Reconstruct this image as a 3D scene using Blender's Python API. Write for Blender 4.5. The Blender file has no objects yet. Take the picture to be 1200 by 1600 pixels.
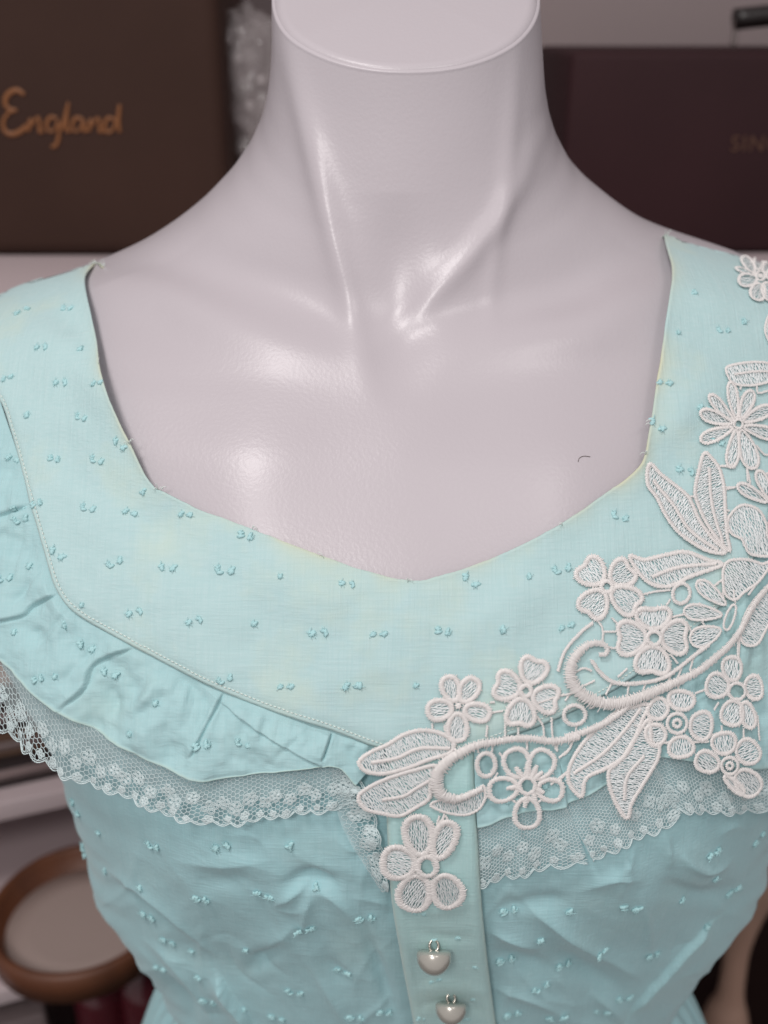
import bpy, bmesh, math, random
import numpy as np
from mathutils import Vector, Matrix, noise
from mathutils.bvhtree import BVHTree

random.seed(7); np.random.seed(7)
R = math.radians
scene = bpy.context.scene
COL = scene.collection

# ------------------------------------------------------------------ camera
PITCH = R(25.0)
FPX = 1650.0                                   # focal length, in pixels of the 1200x1600 photograph
CAM = np.array([0.0, 0.0, 1.30])
cam_d = bpy.data.cameras.new('camera')
cam_d.sensor_fit = 'VERTICAL'; cam_d.sensor_height = 32.0; cam_d.sensor_width = 24.0
cam_d.lens = FPX / 1600.0 * 32.0
cam_d.clip_start = 0.01; cam_d.clip_end = 50
cam_d.dof.use_dof = True; cam_d.dof.focus_distance = 0.432; cam_d.dof.aperture_fstop = 5.2
cam = bpy.data.objects.new('camera', cam_d); COL.objects.link(cam)
cam.location = CAM; cam.rotation_euler = (R(90) - PITCH, 0, 0)
scene.camera = cam

# ------------------------------------------------------------------ light of the room
world = bpy.data.worlds.new('World'); scene.world = world; world.use_nodes = True
bg = world.node_tree.nodes['Background']
bg.inputs[0].default_value = (1.0, 0.94, 0.945, 1); bg.inputs[1].default_value = 0.37

def area(name, loc, target, sx, sy, power, col):
    l = bpy.data.lights.new(name, 'AREA'); l.shape = 'RECTANGLE'; l.size = sx; l.size_y = sy
    l.energy = power; l.color = col
    o = bpy.data.objects.new(name, l); COL.objects.link(o)
    o.location = Vector(loc); o.rotation_euler = (Vector(target) - Vector(loc)).to_track_quat('-Z', 'Y').to_euler()
    return o
area('ceiling_lamp', (-0.38, -0.95, 2.22), (-0.05, 0.45, 1.15), 0.32, 0.32, 10.5, (1.0, 0.955, 0.94))
area('ceiling_lamp', (-0.46, -0.22, 2.45), (-0.1, 0.45, 1.1), 0.26, 0.26, 8.2, (1.0, 0.955, 0.94))
area('ceiling_lamp', (0.50, -0.55, 2.40), (0.1, 0.5, 1.1), 0.34, 0.34, 3.0, (1.0, 0.955, 0.94))

scene.view_settings.view_transform = 'Standard'; scene.view_settings.look = 'None'
scene.view_settings.exposure = 0.0; scene.view_settings.gamma = 1.0
scene.view_settings.use_curve_mapping = False
scene.render.engine = 'CYCLES'
scene.cycles.max_bounces = 6; scene.cycles.transparent_max_bounces = 16
scene.cycles.use_denoising = True

# ------------------------------------------------------------------ pixel <-> space helpers (photo survey)
SP, CP = math.sin(PITCH), math.cos(PITCH)
def ray(px, py):
    u = (px - 600.0) / FPX; v = (800.0 - py) / FPX
    return np.array([u, CP + v * SP, -SP + v * CP])
def unproj(px, py, t):
    return CAM + ray(px, py) * t
def on_y(px, py, y):
    r = ray(px, py); return CAM + r * (y / r[1])
def on_z(px, py, z):
    r = ray(px, py); return CAM + r * ((z - CAM[2]) / r[2])
def proj(P):
    P = np.asarray(P) - CAM
    d = P[..., 1] * CP - P[..., 2] * SP
    u = P[..., 0] / d; v = (P[..., 1] * SP + P[..., 2] * CP) / d
    return 600 + u * FPX, 800 - v * FPX, d

# ------------------------------------------------------------------ object helpers
def link(name, verts, faces, mat=None, parent=None, smooth=True):
    me = bpy.data.meshes.new(name)
    me.from_pydata([tuple(v) for v in verts], [], [tuple(f) for f in faces]); me.update()
    if smooth: me.polygons.foreach_set('use_smooth', [True] * len(me.polygons))
    if mat: me.materials.append(mat)
    o = bpy.data.objects.new(name, me); COL.objects.link(o)
    if parent: o.parent = parent
    return o
def empty(name, loc, label, cat, group=None):
    o = bpy.data.objects.new(name, None); COL.objects.link(o); o.empty_display_size = 0.02
    o['label'] = label; o['category'] = cat
    if group: o['group'] = group
    return o
def tag(o, label, cat, group=None):
    o['label'] = label; o['category'] = cat
    if group: o['group'] = group
    return o
def grid_faces(nr, nc, closed=False):
    f = []
    for i in range(nr - 1):
        for j in range(nc if closed else nc - 1):
            k = (j + 1) % nc
            f.append((i * nc + j, i * nc + k, (i + 1) * nc + k, (i + 1) * nc + j))
    return f
def bevel_box(name, x0, x1, y0, y1, z0, z1, bev, mat, parent=None, seg=3):
    bm = bmesh.new(); bmesh.ops.create_cube(bm, size=1)
    for v in bm.verts:
        v.co = ((x0 + x1) / 2 + v.co.x * (x1 - x0), (y0 + y1) / 2 + v.co.y * (y1 - y0), (z0 + z1) / 2 + v.co.z * (z1 - z0))
    if bev > 0: bmesh.ops.bevel(bm, geom=list(bm.edges), offset=bev, segments=seg, affect='EDGES', profile=0.5)
    me = bpy.data.meshes.new(name); bm.to_mesh(me); bm.free(); me.materials.append(mat)
    me.polygons.foreach_set('use_smooth', [True] * len(me.polygons))
    o = bpy.data.objects.new(name, me); COL.objects.link(o)
    if parent: o.parent = parent
    return o
class Mesher:
    def __init__(s): s.v = []; s.f = []; s.m = []; s.cur = 0
    def tube(s, C, N, rw, rh, sides=6, closed=False, cap=True):
        """C points, N surface normals, rw/rh half width and half height per point"""
        C = np.asarray(C, float); N = np.asarray(N, float); n = len(C)
        if closed: T = np.roll(C, -1, 0) - np.roll(C, 1, 0)
        else: T = np.gradient(C, axis=0)
        T /= np.linalg.norm(T, axis=1)[:, None] + 1e-12
        S = np.cross(N, T); S /= np.linalg.norm(S, axis=1)[:, None] + 1e-12
        U = np.cross(T, S)
        rw = np.broadcast_to(rw, n); rh = np.broadcast_to(rh, n)
        b = len(s.v); nf0 = len(s.f)
        a = np.linspace(0, 2 * np.pi, sides, endpoint=False) + np.pi / sides
        ring = C[:, None, :] + S[:, None, :] * (np.cos(a)[None, :, None] * rw[:, None, None]) + U[:, None, :] * (np.sin(a)[None, :, None] * rh[:, None, None])
        s.v.extend(ring.reshape(-1, 3).tolist())
        m = n if closed else n - 1
        for i in range(m):
            i2 = (i + 1) % n
            for j in range(sides):
                k = (j + 1) % sides
                s.f.append((b + i * sides + j, b + i * sides + k, b + i2 * sides + k, b + i2 * sides + j))
        if cap and not closed:
            s.f.append(tuple(b + j for j in range(sides))[::-1]); s.f.append(tuple(b + (n - 1) * sides + j for j in range(sides)))
        s.m.extend([s.cur] * (len(s.f) - nf0))
    def build(s, name, mat, parent=None, smooth=True):
        o = link(name, s.v, s.f, mat, parent, smooth)
        if any(s.m): o.data.materials.append(M_fill); o.data.polygons.foreach_set('material_index', s.m)
        return o
def lathe(name, prof, nseg, mat, parent=None, M=None):
    v = []; f = []
    for (r, z) in prof:
        for j in range(nseg):
            a = 2 * math.pi * j / nseg; v.append((r * math.cos(a), r * math.sin(a), z))
    f = grid_faces(len(prof), nseg, True)
    if prof[0][0] > 1e-5: f.append(tuple(range(nseg))[::-1])
    if prof[-1][0] > 1e-5: f.append(tuple((len(prof) - 1) * nseg + j for j in range(nseg)))
    if M is not None: v = [tuple(M @ Vector(p)) for p in v]
    return link(name, v, f, mat, parent)
def crom(P, n, closed=False):
    """Catmull-Rom through P, n samples even in chord length"""
    P = np.asarray(P, float)
    if closed: Q = np.vstack([P[-1], P, P[0], P[1]])
    else: Q = np.vstack([2 * P[0] - P[1], P, 2 * P[-1] - P[-2]])
    out = []
    for i in range(1, len(Q) - 2):
        p0, p1, p2, p3 = Q[i - 1], Q[i], Q[i + 1], Q[i + 2]
        for t in np.linspace(0, 1, 12, endpoint=False):
            out.append(0.5 * ((2 * p1) + (-p0 + p2) * t + (2 * p0 - 5 * p1 + 4 * p2 - p3) * t * t + (-p0 + 3 * p1 - 3 * p2 + p3) * t ** 3))
    out.append(Q[-2]); out = np.array(out)
    L = np.concatenate([[0], np.cumsum(np.linalg.norm(np.diff(out, axis=0), axis=1))])
    s = np.linspace(0, L[-1], n, endpoint=not closed)
    return np.stack([np.interp(s, L, out[:, k]) for k in range(out.shape[1])], 1)
def plen(P): 
    P = np.asarray(P, float); return float(np.linalg.norm(np.diff(P, axis=0), axis=1).sum())
def nz(p, q=0.0, s=0.0): return noise.noise(Vector((p, q, s)))

# ------------------------------------------------------------------ materials
def mat(name, base, rough=0.6, **kw):
    m = bpy.data.materials.new(name); m.use_nodes = True
    p = m.node_tree.nodes['Principled BSDF']
    p.inputs['Base Color'].default_value = (*base, 1); p.inputs['Roughness'].default_value = rough
    for k, v in kw.items(): p.inputs[k.replace('_', ' ')].default_value = v
    return m
def nodes(m): return m.node_tree.nodes, m.node_tree.links, m.node_tree.nodes['Principled BSDF']

def mat_mannequin():
    m = mat('white_plastic', (0.525, 0.485, 0.515), 0.30, Specular_IOR_Level=0.46)
    n, l, p = nodes(m)
    tc = n.new('ShaderNodeTexCoord')
    t = n.new('ShaderNodeTexNoise'); t.inputs['Scale'].default_value = 620; t.inputs['Detail'].default_value = 1.5
    t2 = n.new('ShaderNodeTexNoise'); t2.inputs['Scale'].default_value = 28; t2.inputs['Detail'].default_value = 3
    l.new(tc.outputs['Object'], t.inputs['Vector']); l.new(tc.outputs['Object'], t2.inputs['Vector'])
    b = n.new('ShaderNodeBump'); b.inputs['Strength'].default_value = 0.13; b.inputs['Distance'].default_value = 0.0006
    l.new(t.outputs['Fac'], b.inputs['Height']); l.new(b.outputs['Normal'], p.inputs['Normal'])
    r = n.new('ShaderNodeMapRange'); r.inputs['To Min'].default_value = 0.27; r.inputs['To Max'].default_value = 0.38
    l.new(t2.outputs['Fac'], r.inputs['Value']); l.new(r.outputs['Result'], p.inputs['Roughness'])
    return m

def mat_fabric(name, base, stain=0.0, translucent=0.18, weave=0.35):
    m = mat(name, base, 0.85, Specular_IOR_Level=0.15, Sheen_Weight=0.25, Sheen_Roughness=0.5)
    n, l, p = nodes(m); out = n['Material Output']
    tc = n.new('ShaderNodeTexCoord')
    def slub(sc):
        mp = n.new('ShaderNodeMapping'); mp.inputs['Scale'].default_value = sc; l.new(tc.outputs['Object'], mp.inputs['Vector'])
        w = n.new('ShaderNodeTexNoise'); w.inputs['Scale'].default_value = 1; w.inputs['Detail'].default_value = 2
        l.new(mp.outputs[0], w.inputs['Vector']); return w
    wx, wz = slub((1150, 60, 60)), slub((60, 700, 1000))
    mx = n.new('ShaderNodeMath'); mx.operation = 'MULTIPLY'
    l.new(wx.outputs['Fac'], mx.inputs[0]); l.new(wz.outputs['Fac'], mx.inputs[1])
    mr = n.new('ShaderNodeMapRange'); mr.inputs['From Min'].default_value = .10; mr.inputs['From Max'].default_value = .42; l.new(mx.outputs[0], mr.inputs['Value']); mx = mr
    fz = n.new('ShaderNodeTexNoise'); fz.inputs['Scale'].default_value = 240; fz.inputs['Detail'].default_value = 4
    l.new(tc.outputs['Object'], fz.inputs['Vector'])
    ad = n.new('ShaderNodeMath'); ad.operation = 'ADD'; l.new(mx.outputs[0], ad.inputs[0]); l.new(fz.outputs['Fac'], ad.inputs[1])
    b = n.new('ShaderNodeBump'); b.inputs['Strength'].default_value = weave; b.inputs['Distance'].default_value = 0.0004
    l.new(ad.outputs[0], b.inputs['Height']); l.new(b.outputs['Normal'], p.inputs['Normal'])
    # thread colour: lighter warp over slightly deeper weft, blotchy dye
    c1 = n.new('ShaderNodeMix'); c1.data_type = 'RGBA'
    c1.inputs['A'].default_value = (base[0] * 0.95, base[1] * 0.97, base[2] * 0.97, 1); c1.inputs['B'].default_value = (min(1, base[0] * 1.05), base[1] * 1.02, base[2] * 1.02, 1)
    l.new(mx.outputs[0], c1.inputs['Factor'])
    big = n.new('ShaderNodeTexNoise'); big.inputs['Scale'].default_value = 16; big.inputs['Detail'].default_value = 5; big.inputs['Roughness'].default_value = 0.6
    l.new(tc.outputs['Object'], big.inputs['Vector'])
    rp = n.new('ShaderNodeMapRange'); rp.inputs['From Min'].default_value = 0.52; rp.inputs['From Max'].default_value = 0.78; rp.inputs['To Max'].default_value = stain
    l.new(big.outputs['Fac'], rp.inputs['Value'])
    c2 = n.new('ShaderNodeMix'); c2.data_type = 'RGBA'; c2.inputs['B'].default_value = (0.70, 0.76, 0.58, 1)
    l.new(rp.outputs['Result'], c2.inputs['Factor']); l.new(c1.outputs['Result'], c2.inputs['A'])
    colout = c2.outputs['Result']
    at = n.new('ShaderNodeAttribute'); at.attribute_name = 'age'      # yellowed cut edges (age stain of the cloth)
    c3 = n.new('ShaderNodeMix'); c3.data_type = 'RGBA'; c3.inputs['B'].default_value = (0.70, 0.71, 0.52, 1)
    l.new(at.outputs['Fac'], c3.inputs['Factor']); l.new(colout, c3.inputs['A']); colout = c3.outputs['Result']
    l.new(colout, p.inputs['Base Color'])
    if translucent > 0:
        tr = n.new('ShaderNodeBsdfTranslucent'); l.new(colout, tr.inputs['Color'])
        mixs = n.new('ShaderNodeMixShader'); mixs.inputs[0].default_value = translucent
        l.new(p.outputs[0], mixs.inputs[1]); l.new(tr.outputs[0], mixs.inputs[2]); l.new(mixs.outputs[0], out.inputs['Surface'])
    return m

AQUA = (0.43, 0.70, 0.74)
M_body = mat_mannequin()
M_yoke = mat_fabric('yoke_cotton', (0.515, 0.72, 0.73), stain=0.6, translucent=0.08)
M_fab = mat_fabric('aqua_cotton', AQUA, stain=0.10, translucent=0.10)
M_ruf = mat_fabric('ruffle_cotton', (0.485, 0.735, 0.76), stain=0.18, translucent=0.16)
M_plk = mat_fabric('placket_cotton', (0.475, 0.72, 0.715), stain=0.25, translucent=0.05)
M_dot = mat('dot_thread', (0.45, 0.70, 0.72), 1.0, Specular_IOR_Level=0.1)
M_stitch = mat('stitch_thread', (0.74, 0.82, 0.78), 0.7)
def mat_thread():
    m = mat('embroidery_thread', (0.80, 0.745, 0.72), 0.42, Specular_IOR_Level=0.45, Sheen_Weight=0.3)
    n, l, p = nodes(m); tc = n.new('ShaderNodeTexCoord')
    t = n.new('ShaderNodeTexNoise'); t.inputs['Scale'].default_value = 60; t.inputs['Detail'].default_value = 4
    l.new(tc.outputs['Object'], t.inputs['Vector'])
    c = n.new('ShaderNodeMix'); c.data_type = 'RGBA'; c.inputs['A'].default_value = (0.76, 0.74, 0.73, 1); c.inputs['B'].default_value = (0.90, 0.87, 0.845, 1)
    l.new(t.outputs['Fac'], c.inputs['Factor']); l.new(c.outputs['Result'], p.inputs['Base Color'])
    return m
M_thr = mat_thread()
M_fill = mat('embroidery_fill', (0.86, 0.90, 0.905), 0.5, Sheen_Weight=0.3)
M_lace = mat('lace_thread', (0.66, 0.78, 0.79), 0.6)
def mat_tulle():
    m = mat('tulle', (0.72, 0.84, 0.86), 0.7); n, l, p = nodes(m)
    p.inputs['Alpha'].default_value = 0.26
    return m
M_tulle = mat_tulle()
M_pearl = mat('pearl', (0.52, 0.50, 0.45), 0.26, Metallic=0.4, Coat_Weight=0.5, Coat_Roughness=0.12)
M_wire = mat('silver_wire', (0.55, 0.52, 0.46), 0.25, Metallic=1.0)
def mat_leather(name, base, scale, rough):
    m = mat(name, base, rough, Specular_IOR_Level=0.2); n, l, p = nodes(m); tc = n.new('ShaderNodeTexCoord')
    t = n.new('ShaderNodeTexNoise'); t.inputs['Scale'].default_value = scale; t.inputs['Detail'].default_value = 6
    l.new(tc.outputs['Object'], t.inputs['Vector'])
    b = n.new('ShaderNodeBump'); b.inputs['Strength'].default_value = 0.4; b.inputs['Distance'].default_value = 0.001
    l.new(t.outputs['Fac'], b.inputs['Height']); l.new(b.outputs['Normal'], p.inputs['Normal'])
    t3 = n.new('ShaderNodeTexNoise'); t3.inputs['Scale'].default_value = 9; t3.inputs['Detail'].default_value = 3
    l.new(tc.outputs['Object'], t3.inputs['Vector'])
    c = n.new('ShaderNodeMix'); c.data_type = 'RGBA'; c.inputs['A'].default_value = (*[x * 0.75 for x in base], 1); c.inputs['B'].default_value = (*[x * 1.25 for x in base], 1)
    l.new(t3.outputs['Fac'], c.inputs['Factor']); l.new(c.outputs['Result'], p.inputs['Base Color'])
    return m
def mat_wood(name, a, b_, scale=(40, 40, 4), rough=0.5):
    m = mat(name, a, rough); n, l, p = nodes(m); tc = n.new('ShaderNodeTexCoord')
    mp = n.new('ShaderNodeMapping'); mp.inputs['Scale'].default_value = scale; l.new(tc.outputs['Object'], mp.inputs['Vector'])
    t = n.new('ShaderNodeTexNoise'); t.inputs['Scale'].default_value = 1; t.inputs['Detail'].default_value = 5; l.new(mp.outputs[0], t.inputs['Vector'])
    c = n.new('ShaderNodeMix'); c.data_type = 'RGBA'; c.inputs['A'].default_value = (*a, 1); c.inputs['B'].default_value = (*b_, 1)
    l.new(t.outputs['Fac'], c.inputs['Factor']); l.new(c.outputs['Result'], p.inputs['Base Color'])
    return m

# ------------------------------------------------------------------ body forms (lofted round cross-sections)
ZT = np.linspace(0.11, -0.80, 1821)            # heights relative to the camera
def smooth_tab(zs, vals, sig):
    o = np.argsort(-np.array(zs)); z = np.array(zs)[o]; v = np.array(vals)[o]
    t = np.interp(-ZT, -z, v)
    k = int(sig / 0.0005); w = np.exp(-0.5 * (np.arange(-3 * k, 3 * k + 1) / max(k, 1)) ** 2); w /= w.sum()
    return np.convolve(np.pad(t, 3 * k, mode='edge'), w, mode='valid')
YC_T = smooth_tab([.1, 0, -.07, -.12, -.2, -.28, -.36, -.45, -.55, -.7], [.535, .535, .536, .54, .52, .495, .475, .465, .465, .465], .012)
def at(tab, z): return np.interp(-np.asarray(z), -ZT, tab)
PROF = [(103, .4445), (300, .452), (450, .458), (600, .448), (750, .436), (908, .426), (1050, .422), (1200, .424), (1350, .44), (1450, .462), (1550, .495), (1650, .53)]
def prof_tab(dy=0.0, extra=None):
    zs, ys = [.1, .0], [.480 + dy, .4775 + dy]
    for py, t in PROF[1:]:
        r = ray(600, py) * t; zs.append(r[2]); ys.append(r[1] + dy)
    zs += [-.56, -.8]; ys += [.37 + dy, .36 + dy]
    return smooth_tab(zs, ys, .010)
def sil_tab(pts, sig=.003):
    zs, xs = [], []
    for px, py in pts:
        z = -.1
        for _ in range(30):
            r = ray(px, py); P = r * (at(YC_T, z) / r[1]); z = float(P[2])
        zs.append(z); xs.append(P[0])
    return smooth_tab(zs, xs, sig)
class Form:
    def __init__(s, L, Rr, yf, bust=0.0, n=2.15, cap=False, sig=.003):
        s.XL, s.XR, s.YF = sil_tab(L, sig), sil_tab(Rr, sig), yf
        s.bust, s.cap, s.n = bust, cap, n
    def eval(s, z, th):
        z = np.asarray(z, float); th = np.asarray(th, float)
        xl, xr, yf, yc = at(s.XL, z), at(s.XR, z), at(s.YF, z), at(YC_T, z)
        xc, w = (xl + xr) / 2, (xr - xl) / 2
        c, sn = np.cos(th), np.sin(th)
        n = s.n
        x = xc - w * np.sign(c) * np.abs(c) ** (2 / n)
        D = np.where(sn >= 0, yc - yf, np.minimum(0.075, (yc - yf)))
        y = yc - D * np.sign(sn) * np.abs(sn) ** (2 / n)
        zz = z.copy() if z.shape == x.shape else np.broadcast_to(z, x.shape).copy()
        if s.bust:
            for bx, bz, sx, sz in ((-.085, -.335, .06, .055), (.112, -.325, .06, .055)):
                g = np.exp(-((x - bx) / sx) ** 2 - ((zz - bz) / sz) ** 2) * np.clip(sn * 2, 0, 1)
                y = y - s.bust * g
        if s.cap:
            k = np.clip((zz + .17) / .17, 0, 1); k = k * k * (3 - 2 * k)
            zz = zz + k * .555 * (y - .5346)
        return np.stack([x, y, zz + CAM[2]], -1)
    def bvh(s, z0, z1, nr, nc):
        zz, tt = np.meshgrid(np.linspace(z0, z1, nr), np.linspace(-.5, math.pi + .5, nc), indexing='ij')
        P = s.eval(zz, tt).reshape(-1, 3)
        return BVHTree.FromPolygons([tuple(p) for p in P], grid_faces(nr, nc))

SIL_L = [(425, -80), (425, 0), (426, 60), (424, 100), (418, 150), (408, 195), (385, 245), (352, 290), (305, 335), (258, 368), (205, 398), (140, 424), (60, 448), (0, 466)]
SIL_R = [(842, -80), (843, 0), (846, 60), (850, 130), (858, 180), (872, 225), (900, 275), (935, 310), (985, 345), (1030, 372), (1100, 396), (1170, 412), (1230, 432)]
man = Form(SIL_L + [(-70, 510), (-95, 580), (-80, 720), (0, 880), (110, 1050), (190, 1200), (250, 1320), (310, 1420), (360, 1520), (380, 1640)],
           SIL_R + [(1300, 480), (1320, 560), (1310, 720), (1250, 880), (1170, 1050), (1110, 1200), (1060, 1320), (1000, 1420), (950, 1520), (930, 1640)],
           prof_tab() + np.interp(-ZT, [.225, .30], [0, .016]), cap=True)
frm = Form(SIL_L + [(-70, 505), (-120, 575), (-150, 720), (-165, 880), (-160, 1000), (-140, 1120), (-110, 1250), (-60, 1400), (50, 1600)],
           SIL_R + [(1290, 470), (1340, 560), (1370, 720), (1380, 880), (1380, 1000), (1370, 1120), (1350, 1250), (1320, 1400), (1250, 1600)],
           prof_tab(-.0015), bust=.012)
bod = Form(SIL_L + [(-60, 520), (-40, 700), (0, 900), (94, 1080), (124, 1205), (140, 1270), (150, 1338), (192, 1395), (233, 1452), (264, 1512), (300, 1562), (318, 1640)],
           SIL_R + [(1290, 480), (1290, 700), (1270, 900), (1240, 1080), (1200, 1220), (1190, 1290), (1172, 1345), (1122, 1405), (1070, 1478), (1032, 1535), (1010, 1620)],
           prof_tab(.0035), bust=.010, sig=.0025)
BF = frm.bvh(-.02, -.62, 420, 420)
BM = None

_cache = {}
def surf(px, py, B=None):
    """where the line of sight through a photo pixel meets the dress form, and its normal"""
    B = B or BF
    d = Vector(ray(px, py)); o = Vector(CAM)
    loc, nor, idx, dist = B.ray_cast(o, d.normalized())
    if loc is None:
        best = None
        for t in np.linspace(.38, .66, 57):
            q, nn, i, ds = B.find_nearest(o + d * float(t))
            if best is None or ds < best[0]: best = (ds, q, nn)
        loc, nor = best[1], best[2]
    if nor.dot(d) > 0: nor = -nor
    return np.array(loc), np.array(nor)

# wrinkle fields, given on the photo and applied as real relief along the cloth's normal
def dist_poly(px, py, pts):
    pts = np.asarray(pts, float); best = np.full(px.shape, 1e9); side = np.zeros(px.shape); tt = np.zeros(px.shape)
    L = np.concatenate([[0], np.cumsum(np.linalg.norm(np.diff(pts, axis=0), axis=1))])
    for i in range(len(pts) - 1):
        a, b = pts[i], pts[i + 1]; d = b - a; ll = d @ d
        t = np.clip(((px - a[0]) * d[0] + (py - a[1]) * d[1]) / ll, 0, 1)
        qx, qy = px - a[0] - t * d[0], py - a[1] - t * d[1]
        ds = np.hypot(qx, qy); m = ds < best
        best = np.where(m, ds, best); side = np.where(m, np.sign(d[0] * qy - d[1] * qx), side)
        tt = np.where(m, (L[i] + t * math.sqrt(ll)) / L[-1], tt)
    return best, side, tt
def relief(px, py, items):
    shp = px.shape; X, Y = px.ravel(), py.ravel(); H_ = np.zeros(len(X))
    for kind, pts, amp, w, *rest in items:
        q = crom(pts, 24) if len(pts) > 2 else np.asarray(pts, float); mg = 3.2 * w + 8
        m = np.nonzero((X > q[:, 0].min() - mg) & (X < q[:, 0].max() + mg) & (Y > q[:, 1].min() - mg) & (Y < q[:, 1].max() + mg))[0]
        if len(m) == 0: continue
        d, s, t = dist_poly(X[m], Y[m], q); tt_ = np.clip(t, 0, 1)
        if kind == 'r':   H_[m] += amp * np.exp(-(d / w) ** 2) * np.sin(np.pi * tt_) ** 1.2
        elif kind == 't': H_[m] += amp * np.exp(-np.sqrt(d * d + 1.5) / (w * .75)) * np.sin(np.pi * tt_) ** 1.2
        elif kind == 'c': H_[m] += amp * np.exp(-(d / w) ** 2) * np.clip(np.minimum(t, 1 - t) * 8, 0, 1)
        elif kind == 'e': # fold edge: stands up on one side of the path, drops off on the other
            sd = d * s; H_[m] += amp * np.clip(np.minimum(t, 1 - t) * 6 + .15, 0, 1) * np.where(sd > 0, np.exp(-(np.abs(sd) / w) ** 1.3), np.exp(-(sd / 1.6) ** 2))
    return H_.reshape(shp)
def fbm(P, sc, oct=3, seed=0.0):
    out = np.empty(len(P))
    for i, p in enumerate(P):
        v = 0; a = 1; f = sc
        for o in range(oct):
            v += a * noise.noise(Vector((p[0] * f + seed, p[1] * f, p[2] * f + seed * .7))); a *= .5; f *= 2.1
        out[i] = v
    return out

def set_age(o, vals):
    a = o.data.attributes.new('age', 'FLOAT', 'POINT'); a.data.foreach_set('value', np.asarray(vals, np.float32))

# ------------------------------------------------------------------ mannequin
mannequin = empty('mannequin', (0, 0, 0), 'glossy white plastic mannequin bust with bare neck and chest wearing the aqua dress', 'mannequin')
nr, nc = 520, 420
zr = np.concatenate([np.linspace(.0107, -.27, 430), np.linspace(-.273, -.66, 90)])
th = np.linspace(0, 2 * np.pi, nc, endpoint=False)
# finer towards the front
th = th - .35 * np.sin(2 * (th - np.pi / 2)) * .5
zz, tt = np.meshgrid(zr, th, indexing='ij')
P = man.eval(zz, tt)
du = np.gradient(P, axis=0); dv = np.roll(P, -1, 1) - np.roll(P, 1, 1)
Nn = np.cross(du, dv); Nn /= np.linalg.norm(Nn, axis=2)[..., None] + 1e-12
cen = np.stack([(at(man.XL, zz) + at(man.XR, zz)) / 2, at(YC_T, zz), zz + CAM[2]], -1)
sg = np.sign(((P - cen) * Nn).sum(-1)); Nn *= sg[..., None]
px, py, _ = proj(P)
front = np.clip(np.sin(tt) * 3, 0, 1)
h = relief(px, py, [
    ('r', [(430, 0), (485, 200), (520, 360), (545, 470), (585, 640)], .0028, 19),      # neck tendons
    ('r', [(430, 0), (485, 200), (520, 360), (545, 470), (585, 640)], .0022, 40),
    ('r', [(850, 180), (800, 300), (735, 400), (665, 474), (570, 560)], .0024, 19),
    ('r', [(850, 100), (800, 280), (735, 400), (665, 474), (570, 580)], .0016, 46),
    ('r', [(812, 20), (795, 220), (775, 380), (764, 560)], .0012, 14),
    ('r', [(620, 300), (620, 470), (622, 640)], -.0032, 46),                              # pit of the neck
    ('r', [(640, 600), (540, 560), (430, 530), (330, 500), (230, 450), (0, 420)], .0044, 44),    # collar bones
    ('r', [(600, 600), (720, 550), (820, 530), (920, 510), (1010, 460), (1200, 400)], .0040, 46),
    ('r', [(600, 500), (440, 445), (330, 420), (120, 400)], -.0036, 46),
    ('r', [(680, 500), (860, 448), (950, 415), (1100, 400)], -.0036, 46),
    ('r', [(640, 700), (420, 635), (100, 590)], -.0012, 80), ('r', [(620, 700), (840, 630), (1100, 580)], -.0012, 80),
    ('r', [(440, 480), (395, 750), (360, 1060)], .0026, 95), ('r', [(850, 480), (875, 750), (880, 1060)], .0022, 95),
]) * front
P = P + Nn * h[..., None]
verts = P.reshape(-1, 3); faces = grid_faces(nr, nc, True)
# rolled rim at the neck
top = P[0]; c0 = top.mean(0); pn = np.array([0, -.555, 1.0]); pn /= np.linalg.norm(pn)
rims = [c0 + (top - c0) * k + pn * hh for k, hh in ((.9988, .0003), (.996, .0007), (.991, .0010), (.9745, .0012))]
base = len(verts); allv = np.vstack([verts] + rims)
prev = 0
for q in range(len(rims)):
    st = base + q * nc; pr = 0 if q == 0 else base + (q - 1) * nc
    for j in range(nc):
        k = (j + 1) % nc; faces.append((pr + j, st + j, st + k, pr + k))
torso = link('torso', allv, faces, M_body, mannequin)
cv = [c0 + pn * .0024]; cf = []
ks = (.25, .5, .75, .9, .9738, .9744)
for q, k in enumerate(ks):
    cv.extend(list(c0 + (top - c0) * k + pn * (.0012 + .0012 * (1 - k * k) - (.0006 if q == len(ks) - 1 else 0))))
for j in range(nc):
    cf.append((0, 1 + j, 1 + (j + 1) % nc))
for q in range(len(ks) - 1):
    for j in range(nc):
        k = (j + 1) % nc; cf.append((1 + q * nc + j, 1 + (q + 1) * nc + j, 1 + (q + 1) * nc + k, 1 + q * nc + k))
link('neck_cap', cv, cf, M_body, mannequin)
BM = BVHTree.FromPolygons([tuple(p) for p in verts], grid_faces(nr, nc, True))

# ------------------------------------------------------------------ dress
dress = empty('dress', (0, 0, 0), 'sleeveless aqua dotted cotton dress with ruffles, lace trim and white flower applique', 'dress')
DOTS = []      # (px, py, parent, offset) placed at the end

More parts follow.
